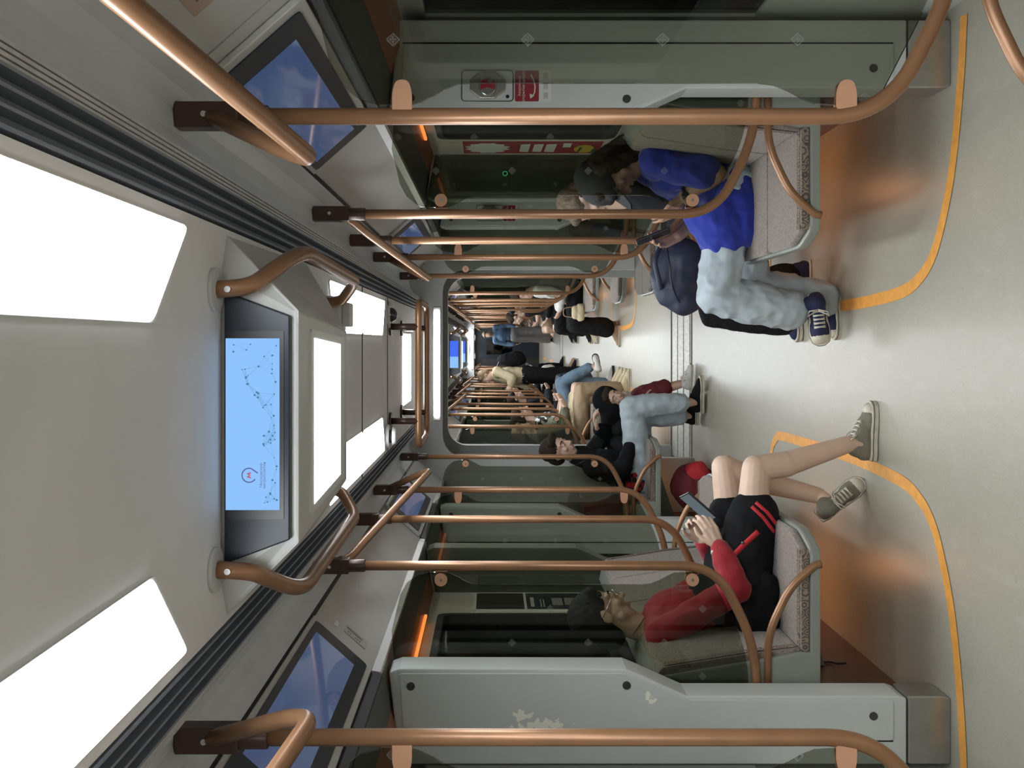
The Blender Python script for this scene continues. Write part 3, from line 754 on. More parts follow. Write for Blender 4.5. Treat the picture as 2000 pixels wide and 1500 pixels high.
J = dict(head=at(1200, 778, 7.0), face=V((.38, -.88, -.12)), up=V((.3, -.2, .9)), neck=at(1208, 822, 7.08), chest=at(1205, 858, 7.12), pelvis=at(1240, 915, 7.12), fwd=V((.6, 0, -.6)),
         shR=at(1205, 838, 6.99), shL=at(1205, 832, 7.2), elR=at(1240, 815, 7.03), elL=at(1240, 815, 7.2), wrR=at(1258, 778, 7.06), wrL=at(1258, 778, 7.16),
         hipR=at(1247, 905, 7.08), hipL=at(1247, 905, 7.17), knR=at(1248, 772, 7.12), knL=at(1246, 770, 7.2), anR=at(1328, 752, 7.10), anL=at(1330, 748, 7.2),
         heelR=at(1352, 762, 7.10), toeR=at(1354, 712, 7.06), heelL=at(1350, 758, 7.22), toeL=at(1352, 710, 7.18))
st = dict(skin=P_['skin'], k=.72, hk=1.12, vox=.009, bvox=.007, top=P_['greycloth'], bottom=P_['maroon'], hem=.62, wide=.02, shoes=P_['whitecloth'], cap=False, hair='short', hairm=P_['brownhair'], hairamp=.004)
root, Jl, o = person('small child in maroon shorts and dark hood bent forward beside the black hoodie', J, st)
r_, f_, u_ = frame(J['face'], J['up']); Rr = Rm(r_, f_, u_); q = lambda a, b, d: Jl['head'] + (r_ * a + f_ * b + u_ * d) * .8
h = MB(); h.ball(q(0, -.075, .055), (.105, .095, .105), 18, Rr); h.capsule(q(0, -.06, .03), Jl['chest'], .085, .10, 14); remesh(h, 'hood', P_['blackcloth'], root, .009, 3, .003, 14)
t = thing('red_bag', 'red and black rucksack under the left end bench', 'bag', (-.82, 6.62, .0))
g_ = MB(); g_.ball((0, 0, .14), (.15, .11, .14), 18); g_.ball((.06, 0, .10), (.10, .10, .10), 16); bo = remesh(g_, 'body', P_['maroon'], t, .01, 3, .012, 10)
g_ = MB(); g_.ball((.10, -.04, .11), (.075, .075, .085), 16); remesh(g_, 'pocket', P_['redstripe'], t, .01, 3, .008, 12)

# ---- farther passengers
def seated(label, s, Y, st, lean=0.0, cross=False, look=(0, -.35), phone_=False, group='seated passengers beyond the gangway', legs=0.0):
    X = lambda x: -0 + s * x
    k = st.get('k', 1.0)
    n = -s          # the way they face
    near = 'R' if s < 0 else 'L'; fa = 'L' if s < 0 else 'R'
    J = dict(pelvis=V((X(.80), Y, .535)), chest=V((X(.85 - lean * .5), Y, .79)), neck=V((X(.86 - lean), Y, 1.01)), head=V((X(.82 - lean * 1.2), Y, 1.145)), fwd=V((n, 0, .1)),
             face=V((n, look[0], look[1])), up=V((n * .3, 0, 1)))
    for q, e in ((near, -1), (fa, 1)):
        J['sh' + q] = V((X(.86 - lean), Y + e * .17, .945)); J['el' + q] = V((X(.78 - lean * .6), Y + e * .235, .70)); J['wr' + q] = V((X(.56 - lean * .3), Y + e * .09, .70))
        J['hip' + q] = V((X(.77), Y + e * .095, .525)); J['kn' + q] = V((X(.36), Y + e * .115, .52)); J['an' + q] = V((X(.33 + legs * e), Y + e * .11, .10))
        J['heel' + q] = V((X(.38 + legs * e), Y + e * .11, .0)); J['toe' + q] = V((X(.13 + legs * e), Y + e * .13, .0))
    if cross:
        q = near; J['kn' + q] = V((X(.34), Y + .02, .66)); J['an' + q] = V((X(.14), Y - .03, .30)); J['heel' + q] = V((X(.20), Y - .03, .20)); J['toe' + q] = V((X(-.02), Y - .05, .26)); J['sup' + q] = V((0, 0, 1))
    st = dict(st); st.setdefault('vox', .013); st.setdefault('bvox', .010); st.setdefault('facedetail', False); st.setdefault('lace', False); st.setdefault('cap', False); st.setdefault('hair', 'short')
    st.setdefault('skin', P_['skin']); st.setdefault('hairm', P_['brownhair'])
    for q in 'LR':
        st.setdefault('hand' + q, dict(n=V((0, 0, 1)), t=V((n, 0, .6)), curl=.7))
    r, Jl, o = person(label, J, st, group)
    return r
seated('seated person in khaki trousers nearest beyond the gangway on the left', -1, 10.62, dict(top=P_['olive'], bottom=P_['beige'], shoes=P_['cream'], hairm=P_['fairhair']))
seated('seated person in a black and white floral shirt with bare knees on the left', -1, 11.2, dict(top=P_['floral'], sleeve='short', bottom=P_['cream'], botkind='shorts', shoes=P_['cream']), .12)
seated('seated person with crossed blue-jeaned legs beyond the floral shirt on the left', -1, 11.78, dict(top=P_['blackcloth'], bottom=P_['jeans2'], shoes=P_['whitecloth'], sole=P_['darkline']), cross=True)
seated('seated person in navy trousers and grey top, left of the aisle beyond crossed legs', -1, 13.75, dict(top=P_['greycloth'], bottom=P_['navy'], shoes=P_['whitecloth']), .15)
seated('seated person in all black beyond the standing cream jacket on the left', -1, 17.0, dict(top=P_['blackcloth'], bottom=P_['blackcloth'], shoes=P_['blackcloth'], vox=.016), .1)
seated('seated person in a white skirt with bare shins on the left, far away', -1, 16.7 + .9, dict(top=P_['greyskirt'], bottom=P_['whitecloth'], botkind='skirt', hem=.2, shoes=P_['beige'], vox=.016))
seated('seated person in charcoal, last visible on the left in the second carriage', -1, 20.0, dict(top=P_['greycloth'], bottom=P_['blackcloth'], shoes=P_['blackcloth'], vox=.016))
seated('seated person in a white top and long black skirt beyond the gangway on the right', 1, 11.45, dict(top=P_['whitecloth'], bottom=P_['blackcloth'], botkind='skirt', hem=.86, shoes=P_['beige']), .1, legs=.03)
seated('seated person in black with a long black coat, second beyond the gangway on the right', 1, 13.75, dict(top=P_['blackcloth'], bottom=P_['blackcloth'], botkind='skirt', hem=.7, shoes=P_['cream'], hairm=P_['blackhair']), .15)
seated('seated person in black shorts with bare legs and dark sandals on the right', 1, 14.5, dict(top=P_['blackcloth'], bottom=P_['blackcloth'], botkind='shorts', shoes=P_['blackcloth'], skin=P_['skin3']), .25, legs=.0)
seated('seated person in an orange printed top far away on the right', 1, 16.9, dict(top=P_['orange'], sleeve='short', bottom=P_['beige'], botkind='shorts', shoes=P_['blackcloth'], vox=.016), .1)
seated('seated person in khaki shorts and grey top, last on the right in the second carriage', 1, 17.7, dict(top=P_['greycloth'], bottom=P_['beige'], botkind='shorts', shoes=P_['blackcloth'], vox=.016), .1)
t = thing('handbag', 'pale beige handbag beside the long black skirt on the right', 'handbag', (.50, 11.12, .437))
g_ = MB(); g_.capsule((-.06, 0, .045), (.06, 0, .045), .045, .045); g_.capsule((-.045, 0, .11), (.045, 0, .11), .035, .035); remesh(g_, 'body', P_['cream'], t, .01, 3, .006, 12)
g_ = MB(); g_.tube(smooth([(-.06, 0, .13), (-.04, 0, .23), (.04, 0, .23), (.06, 0, .13)], 6), .006, 8); g_.build('strap', P_['beige'], t)

def standing(label, c, f, st, hold=None, group='standing passengers in the aisle'):
    f = V(f).normalized(); r = f.cross(V((0, 0, 1))); c = V(c); k = st.get('k', 1)
    P = lambda a, b, z: c + r * a + f * b + V((0, 0, z * k))
    J = dict(pelvis=P(0, 0, .95), chest=P(0, .01, 1.22), neck=P(0, .0, 1.46), head=P(0, .03, 1.59), fwd=f, face=f + V((0, 0, -.15)), up=V((0, 0, 1)))
    for q, e in (('R', 1), ('L', -1)):
        J['sh' + q] = P(e * .18, 0, 1.41); J['el' + q] = P(e * .24, .02, 1.12); J['wr' + q] = P(e * .22, .14, .92)
        J['hip' + q] = P(e * .09, 0, .91); J['kn' + q] = P(e * .10, .03, .50); J['an' + q] = P(e * .11, .0, .09); J['heel' + q] = P(e * .11, -.05, 0); J['toe' + q] = P(e * .13, .21, 0)
    st = dict(st); st.setdefault('vox', .014); st.setdefault('bvox', .011); st.setdefault('facedetail', False); st.setdefault('lace', False); st.setdefault('cap', False); st.setdefault('hair', 'short')
    st.setdefault('skin', P_['skin']); st.setdefault('hairm', P_['fairhair'])
    if hold:
        q, w = hold; w = V(w); J['wr' + q] = w; J['el' + q] = (J['sh' + q] + w) / 2 + V((0, -.06, -.12)); st['hand' + q] = dict(d=f * .9 + V((0, 0, .2)), n=-r if q == 'R' else r, t=V((0, 0, 1)), curl=1.0)
    return person(label, J, st, group)
root, Jl, o = standing('standing person in a cream jacket and black trousers holding a pole on the left', (-.36, 15.30, 0), (-1, -.35, 0), dict(top=P_['cream'], bottom=P_['blackcloth'], wide=.03, bote=.03, tope=.03, shoes=P_['blackcloth'], k=1.0), ('L', (-.50, 15.08, 1.20)))
t = thing('backpack', 'black backpack worn by the standing person in the cream jacket', 'backpack', (-.12, 15.33, 1.18))
g_ = MB(); g_.ball((0, 0, 0), (.11, .15, .23), 18); g_.ball((.05, 0, -.06), (.09, .13, .14), 16); remesh(g_, 'body', P_['blackcloth'], t, .012, 3, .008, 10)
g_ = MB(); [g_.tube(smooth([(-.03, e * .11, .19), (-.14, e * .13, .23), (-.28, e * .12, .12), (-.30, e * .12, -.05)], 5), .013, 8) for e in (1, -1)]; g_.build('strap', M['black'], t)
standing('standing person in a blue denim jacket and pale skirt far down the aisle', (.34, 23.6, 0), (-.2, -1, 0), dict(top=P_['denimtop'], bottom=P_['greyskirt'], wide=.03, bote=.03, shoes=P_['blackcloth'], hairm=P_['greyhair'], vox=.018, bvox=.015))
# ------------------------------------------------------------------ layout along the train (metres from the camera)
CARS = [(-2.4, 7.30), (8.10, 20.50), (21.30, 30.60)]
DOORS = [[-1.26, 1.88, 5.02], [8.75, 11.89, 15.03, 18.17], [21.92, 25.06, 28.20]]
DW = 1.44
PX = .60                                    # pole distance from the centre line

# ---- shell: floor, ceiling, coves, walls
fl = MB()
for a, b in CARS: fl.box((-1.3, a, -.06), (1.3, b, 0))
struct('floor', fl, M['floor'])
br = MB()
for a, b in ((7.30, 8.10), (20.50, 21.30)):
    br.box((-.78, a, -.06), (.78, b, -.004))
    for i in range(3): br.box((-.76, a + .06 + i * .24, -.004), (.76, a + .26 + i * .24, .004))
struct('floor', br, M['plate'])
sm = MB()
for y in (7.27, 8.10, 20.47, 21.3): sm.box((-.80, y, 0), (.80, y + .03, .003))
struct('trim_1', sm, M['seam'])

def car_extrude(name, poly2, m, both=True, kind='structure', inset=0, th=.012):
    """thin shell from an open X-Z outline, along every car"""
    mb = MB()
    for a, b in CARS:
        for s in ((1, -1) if both else (1,)):
            out = [(x * s, z) for x, z in poly2]; n = len(out)
            top = [(x, z + th) for x, z in out]
            ring = out + top[::-1]
            mb.prism(ring, lambda u, v, w: (u, w, v), a + inset, b - inset)
    o = mb.build(name, m); o['kind'] = kind; return o
ce = MB()
for a, b in CARS: ce.box((-.385, a, 2.02), (.385, b, 2.05))
struct('ceiling', ce, M['ceil'])
cs = MB()
for y in (3.90, 4.85, 6.75, 10.9, 12.6, 14.0, 17.2): cs.box((-.384, y, 2.017), (.384, y + .006, 2.0205))
struct('trim_2', cs, M['gasket'])
car_extrude('ceiling', [(.502, 2.055), (.53, 2.085), (.565, 2.105), (.61, 2.11), (.65, 2.095), (.685, 2.06)], M['cove'])
car_extrude('trim_3', [(.682, 2.064), (.69, 2.05)], M['gasket'])
# upper side panel, seams at the bays
ups = MB()
for ci, (a, b) in enumerate(CARS):
    cuts = sorted([a] + [d - .03 for d in DOORS[ci] if a < d - .03 < b] + [d + DW - .30 for d in DOORS[ci] if a < d + DW - .30 < b] + [b])
    for y0, y1 in zip(cuts, cuts[1:]):
        for s in (1, -1):
            ups.prism([(.69 * s, 2.062), (.858 * s, 1.872), (.862 * s, 1.845), (.88 * s, 1.845), (.88 * s, 1.9), (.71 * s, 2.075)],
                      lambda u, v, w: (u, w, v), y0 + .004, y1 - .004)
struct('wall_upper', ups, M['side'])
car_extrude('trim_4', [(.862, 1.852), (1.04, 1.828)], M['header'], th=.01)
car_extrude('trim_7', [(1.04, 1.827), (1.13, 1.80), (1.24, 1.80)], M['coving'], th=.01)

WX = 1.13
def wall_side(s):
    w = MB(); base = MB(); outer = MB()
    for ci, (a, b) in enumerate(CARS):
        ds = DOORS[ci]
        segs = []; y = a
        for d in ds:
            segs.append((y, d)); y = d + DW
        segs.append((y, b))
        for y0, y1 in segs:
            if y1 - y0 < .05: continue
            wy0, wy1 = y0 + .22, y1 - .40
            short = y1 - y0 < 1.2
            X0, X1 = sorted((WX * s, (WX + .09) * s))
            B0, B1 = sorted((1.10 * s, 1.24 * s))
            base.box((B0, y0, 0), (B1, y1, .36))
            w.box((X0, y0, .36), (X1, y1, .92))
            w.box((X0, y0, 1.755), (X1, y1, 1.86))
            if short: w.box((X0, y0, .92), (X1, y1, 1.755))
            else:
                w.box((X0, y0, .92), (X1, wy0, 1.755)); w.box((X0, wy1, .92), (X1, y1, 1.755))
        for d in ds:
            X0, X1 = sorted((1.245 * s, 1.30 * s))
            w.box((X0, d - .02, 1.80), (X1, d + DW + .02, 1.95))
        X0, X1 = sorted((1.30 * s, 1.32 * s)); outer.box((X0, a, -.06), (X1, b, 0.0))
    struct('wall_' + SIDE[s], w, M['wall']); struct('baseboard_' + SIDE[s], base, M['brown'])
for s in (1, -1): wall_side(s)
# windows between the doors
wn = 0
for ci, (a, b) in enumerate(CARS):
    ds = DOORS[ci]; segs = []; y = a
    for d in ds: segs.append((y, d)); y = d + DW
    segs.append((y, b))
    for y0, y1 in segs:
        if y1 - y0 < 1.2: continue
        for s in (1, -1):
            wn += 1
            r = bpy.data.objects.new('window_%d' % wn, None); COL.objects.link(r); r['kind'] = 'structure'; r.location = (WX * s, (y0 + y1) / 2, 1.34)
            hy = (y1 - y0 - .62) / 2; oy = -.09
            fr = MB()
            out = round_poly([(-hy, -.42), (hy, -.42), (hy, .415), (-hy, .415)], .06)
            inn = round_poly([(-hy + .03, -.39), (hy - .03, -.39), (hy - .03, .385), (-hy + .03, .385)], .05)
            n = len(out)
            for k in range(n):
                l = (k + 1) % n
                P = [V((w_ * s, oy + p[0], p[1])) for w_ in (-.006, .05) for p in (out[k], out[l], inn[l], inn[k])]
                fr.add(P, [(0, 1, 2, 3), (4, 7, 6, 5), (0, 4, 5, 1), (3, 2, 6, 7)])
            fr.build('frame', M['gasket'], r)
            MB().box(*[(min(.03 * s, .036 * s), oy - hy + .02, -.40), (max(.03 * s, .036 * s), oy + hy - .02, .395)]).build('pane', M['window'], r)
# doors
dn = 0
for ci, ds in enumerate(DOORS):
    for d in ds:
        for s in (1, -1):
            dn += 1
            r = bpy.data.objects.new('door_%d' % dn, None); COL.objects.link(r); r['kind'] = 'structure'; r.location = (1.25 * s, d + DW / 2, 0)
            for q in (-1, 1):
                lf = MB(); h = DW / 2
                y0, y1 = sorted((q * .006, q * (h + .01)))
                x0, x1 = sorted((0, .04 * s))
                lf.box((x0, y0, 0), (x1, y0 + .08, 1.84)); lf.box((x0, y1 - .08, 0), (x1, y1, 1.84))
                lf.box((x0, y0 + .08, 0), (x1, y1 - .08, .62)); lf.box((x0, y0 + .08, 1.72), (x1, y1 - .08, 1.84))
                leaf = lf.build('leaf', M['panel'], r)
                x0, x1 = sorted((.012 * s, .02 * s))
                MB().box((x0, y0 + .07, .6), (x1, y1 - .07, 1.74)).build('pane', M['window'], leaf)
            g_ = MB(); x0, x1 = sorted((-.002 * s, .03 * s)); g_.box((x0, -.006, 0), (x1, .006, 1.84)); g_.build('seal', M['gasket'], r)
# dark tunnel outside, with cable runs
tn = MB()
for s in (1, -1):
    x0, x1 = sorted((2.0 * s, 2.1 * s)); tn.box((x0, -3, -.6), (x1, 31, 3.0))
tn.box((-2.1, -3, -.7), (2.1, 31, -.6)); tn.box((-2.1, -3, 3.0), (2.1, 31, 3.1))
struct('wall_tunnel', tn, M['dark'])
cb = MB()
for s in (1, -1):
    for z in (.95, 1.12, 1.42, 1.5, 1.66): cb.tube([(1.96 * s, -2.5, z), (1.96 * s, 30, z)], .03, 8)
    for y in range(-2, 30, 2): cb.box((min(1.9 * s, 1.99 * s), y, .8), (max(1.9 * s, 1.99 * s), y + .06, 1.8))
struct('trim_5', cb, M['cable'])
# car ends, gangway portals
def portal(y0, y1, name):
    p = MB()
    outl = [(-1.3, 0), (-1.3, 2.14), (1.3, 2.14), (1.3, 0)]
    def arch(hw, top):
        return [(hw, 0)] + [(hw - .16 + .16 * math.cos(t), top - .16 + .16 * math.sin(t)) for t in [PI / 2 * k / 6 for k in range(7)]] + \
               [(-hw + .16 - .16 * math.sin(t), top - .16 + .16 * math.cos(t)) for t in [PI / 2 * k / 6 for k in range(7)]] + [(-hw, 0)]
    A = arch(.70, 1.865)
    ring = [(1.3, 0), (1.3, 2.14), (-1.3, 2.14), (-1.3, 0)] + A[::-1]
    p.prism(ring, lambda u, v, w: (u, w, v), y0, y1)
    struct(name, p, M['bulk'])
portal(7.22, 7.30, 'wall_end'); portal(8.10, 8.18, 'wall_end'); portal(20.42, 20.50, 'wall_end'); portal(21.30, 21.38, 'wall_end')
gw = MB()
for a, b in ((7.30, 8.10), (20.50, 21.30)):
    for s in (1, -1):
        for i in range(4):
            y = a + i * .2; x0, x1 = sorted(((.79 + (.02 if i % 2 else 0)) * s, .85 * s)); gw.box((x0, y, 0), (x1, y + .2, 1.95))
    gw.box((-.82, a, 1.90), (.82, b, 1.95))
struct('wall_gangway', gw, M['rubber'])
rear = MB(); rear.box((-1.3, -2.46, -.02), (1.3, -2.4, 2.14)); struct('wall_rear', rear, M['wall'])
fe = MB(); fe.box((-1.3, 30.6, -.02), (1.3, 30.7, 2.14)); struct('wall_front', fe, M['rubber'])
r = bpy.data.objects.new('door_99', None); COL.objects.link(r); r['kind'] = 'structure'; r.location = (0, 30.58, 0)
MB().box((-.36, -.01, 0), (.36, .02, 1.86)).build('leaf', M['bezel'], r)
MB().box((-.24, -.016, .85), (.24, -.01, 1.66)).build('pane', M['window'], r)
MB().box((.27, -.04, .95), (.29, -.01, 1.1)).build('handle', M['chrome'], r)

# ---- orange floor line round every bench zone
BENCH = []
for ci, (a, b) in enumerate(CARS):
    ds = DOORS[ci]; y = a
    for d in ds: BENCH.append((ci, y, d)); y = d + DW
    BENCH.append((ci, y, b))
BENCH = [x for x in BENCH if x[2] > 0 and x[2] - x[1] > .4]
yl = MB()
for ci, y0, y1 in BENCH:
    if y1 - y0 < 1.2: continue
    lo, hi = CARS[ci]
    near = y0 > lo + .1; far = y1 < hi - .1
    for s in (1, -1):
        P = []
        if near: P += [(1.2, y0 - .235), (.98, y0 - .21), (.727, y0 - .155), (.56, y0 - .085), (.45, y0 - .01), (.385, y0 + .09), (.348, y0 + .22), (.328, y0 + .48)]
        else: P += [(.32, max(y0, lo) + .02)]
        P += [(.318, (max(y0, .2) + y1) / 2)]
        if far: P += [(.322, y1 - .05), (.345, y1 + .10), (.435, y1 + .19), (.7, y1 + .24), (1.2, y1 + .27)]
        else: P += [(.32, y1 - .1)]
        Q = smooth([(x * s, y, .0025) for x, y in P], 14); vs = []; n = len(Q)
        for i in range(n):
            t = (Q[min(i + 1, n - 1)] - Q[max(i - 1, 0)]).normalized(); nn = V((-t.y, t.x, 0)) * .0235
            vs += [Q[i] + nn, Q[i] - nn]
        yl.add(vs, [(2 * i, 2 * i + 1, 2 * i + 3, 2 * i + 2) for i in range(n - 1)])
struct('trim_6', yl, M['yellow'])

# ------------------------------------------------------------------ glass screens on copper poles
POLE_PATH = lambda s: fillet([(PX * s, 0, 2.1), (PX * s, 0, .735), (.865 * s, 0, .602), (1.12 * s, 0, .592)], .12, 8)
def make_screen(s, front):
    t = thing('glass_screen', '', 'screen')
    MB().tube(POLE_PATH(s), .0162, 18).build('pole', M['copper'], t)
    b = MB(); b.box((min(.575 * s, .625 * s), -.022, 1.985), (max(.575 * s, .625 * s), .022, 2.108))
    b.cyl((PX * s, 0, 1.93), (PX * s, 0, 2.0), .0215, n=18)
    br_ = b.build('ceiling_bracket', M['bracket'], t, .004)
    sc_ = MB(); sc_.cyl((PX * s, -.024, 2.05), (PX * s, -.02, 2.05), .006, n=10); sc_.build('screw', M['chrome'], br_)
    G_ = .014
    outl = [(.622, 1.715), (.622, 1.655), (.628, 1.635), (.64, 1.61), (.652, 1.59), (.662, 1.565), (.664, 1.53), (.664, .985), (.660, .955), (.648, .925), (.634, .90), (.624, .875), (.622, .84)]
    path = fillet([(.622, 0, .84), (.622, 0, .758), (.872, 0, .63), (1.125, 0, .62)], .11, 6)
    outl += [(p.x, p.z) for p in path[1:]]
    outl += [(1.125, 1.79), (.90, 1.835), (.82, 1.84)] + [(.70, 1.812), (.66, 1.79), (.632, 1.755)]
    MB().prism([(x * s, z) for x, z in outl], lambda u, v, w: (u, w, v), -.004, .004).build('glass_pane', M['glass'], t)
    for z in (1.672, .817):
        c = MB()
        if front:
            c.prism(round_poly([(.600 * s, z - .019), (.600 * s, z + .019), (.645 * s, z + .019), (.668 * s, z + .012), (.668 * s, z - .012), (.645 * s, z - .019)], .012),
                    lambda u, v, w: (u, w, v), -.012, -.0045)
            c.prism(round_poly([(.612 * s, z - .019), (.612 * s, z + .019), (.668 * s, z + .014), (.668 * s, z - .014)], .012), lambda u, v, w: (u, w, v), .0045, .012)
            cl = c.build('clip', M['clip'], t)
        else:
            c.box((min(.606 * s, .63 * s), .0045, z - .02), (max(.606 * s, .63 * s), .014, z + .02))
            c.cyl((.645 * s, -.018, z), (.645 * s, -.0045, z), .0215, n=24); c.cyl((.645 * s, .0045, z), (.645 * s, .016, z), .0215, n=24)
            cl = c.build('clip', M['clip'], t)
            MB().cyl((.645 * s, -.0195, z), (.645 * s, -.018, z), .005, n=12).build('screw', M['chrome'], cl)
    return t
# middle pole of a bench
def make_midpole(s):
    t = thing('grab_pole', '', 'pole')
    MB().tube(POLE_PATH(s), .0162, 16).build('pole', M['copper'], t)
    b = MB(); b.box((min(.575 * s, .625 * s), -.022, 1.985), (max(.575 * s, .625 * s), .022, 2.108)); b.cyl((PX * s, 0, 1.93), (PX * s, 0, 2.0), .0215, n=16)
    b.build('ceiling_bracket', M['bracket'], t, .004)
    return t

# ------------------------------------------------------------------ bench
def make_bench(s, L, name='bench_seat', arms=(1, 1)):
    t = thing(name, '', 'bench')
    def plan(x0, x1, y0, y1, c0, c1):
        """seat outline seen from above, front corners cut where the bench ends"""
        o = [(x1, y0), (x0 + (.05 if c0 else 0), y0)]
        if c0: o += [(x0, y0 + .13)]
        if c1: o += [(x0, y1 - .13)]
        o += [(x0 + (.05 if c1 else 0), y1), (x1, y1)]
        return [(x * s, y) for x, y in o]
    # grey shell: pan under the seat and the back tray
    sh = MB()
    sh.prism(round_poly(plan(.495, .93, 0, L, 1, 1), .035), lambda u, v, w: (u, v, w), .372, .408)
    sh.prism([(x * s, z) for x, z in ((.90, .372), (.90, .44), (.985, .93), (1.06, .945), (1.098, .93), (1.098, .372))], lambda u, v, w: (u, w, v), 0, L)
    sh.build('shell', M['shell'], t, .008)
    for y in ([L * .5] if L < 1 else [L * .28, L * .72]):
        su = MB(); su.prism([(x * s, z) for x, z in ((1.098, .20), (1.098, .372), (.62, .372), (.70, .335))], lambda u, v, w: (u, w, v), y - .02, y + .02)
        su.build('bracket', M['shell'], t, .004)
    n = max(1, round(L / .43)); w = L / n
    for i in range(n):
        y0, y1 = i * w + (.012 if i == 0 else .002), (i + 1) * w - (.012 if i == n - 1 else .002)
        c = MB(); c.prism(round_poly(plan(.505, .915, y0, y1, i == 0, i == n - 1), .03), lambda u, v, w: (u, v, w), .409, .437)
        cu = c.build('seat_cushion', M['seat'], t, .011)
        if i in (0, n - 1):
            e = MB()
            yy = y0 if i == 0 else y1
            q = -1 if i == 0 else 1
            e.prism([(.55 * s, .411), (.90 * s, .411), (.90 * s, .434), (.55 * s, .434)], lambda u, v, w: (u, w, v), yy + q * .0005, yy + q * .003)
            x0, x1 = sorted((.553 * s, .895 * s)); yb = sorted((yy - q * .010, yy - q * .042))
            e.box((x0, yb[0], .4372), (x1, yb[1], .4384))
            e.build('curl_border', M['curl'], cu)
        b = MB(); b.prism(round_poly([(x * s, z) for x, z in ((.888, .438), (.905, .60), (.955, .915), (.975, .928), (1.0, .925), (.93, .438))], .012),
                          lambda u, v, w: (u, w, v), y0, y1)
        bc = b.build('back_cushion', M['seat'], t, .010)
        if i in (0, n - 1):
            e = MB(); yy = y0 if i == 0 else y1; q = -1 if i == 0 else 1
            off = [(.886, .45), (.903, .60), (.952, .905)]
            for (xa, za), (xb, zb) in zip(off, off[1:]):
                e.quad([((xa - .0012) * s, yy - q * .008, za), ((xb - .0012) * s, yy - q * .008, zb), ((xb - .0012) * s, yy - q * .04, zb), ((xa - .0012) * s, yy - q * .04, za)])
            e.build('curl_border', M['curl'], bc)
    # copper arm rails at the ends
    for k in (0, 1):
        if not arms[k]: continue
        y = .0 if k == 0 else L
        MB().tube(fillet([(1.10 * s, y, .556), (.835 * s, y, .554), (.675 * s, y, .478), (.60 * s, y, .392), (.597 * s, y, .372)], .07, 7), .0135, 16).build('arm_rail', M['copper'], t)
    # orange lamp strip under the seat
    lp = MB(); x0, x1 = sorted((.84 * s, .865 * s)); lp.box((x0, L * .52, .352), (x1, L * .74, .3715)); lp.build('under_seat_lamp', M['ledo'], t)
    return t

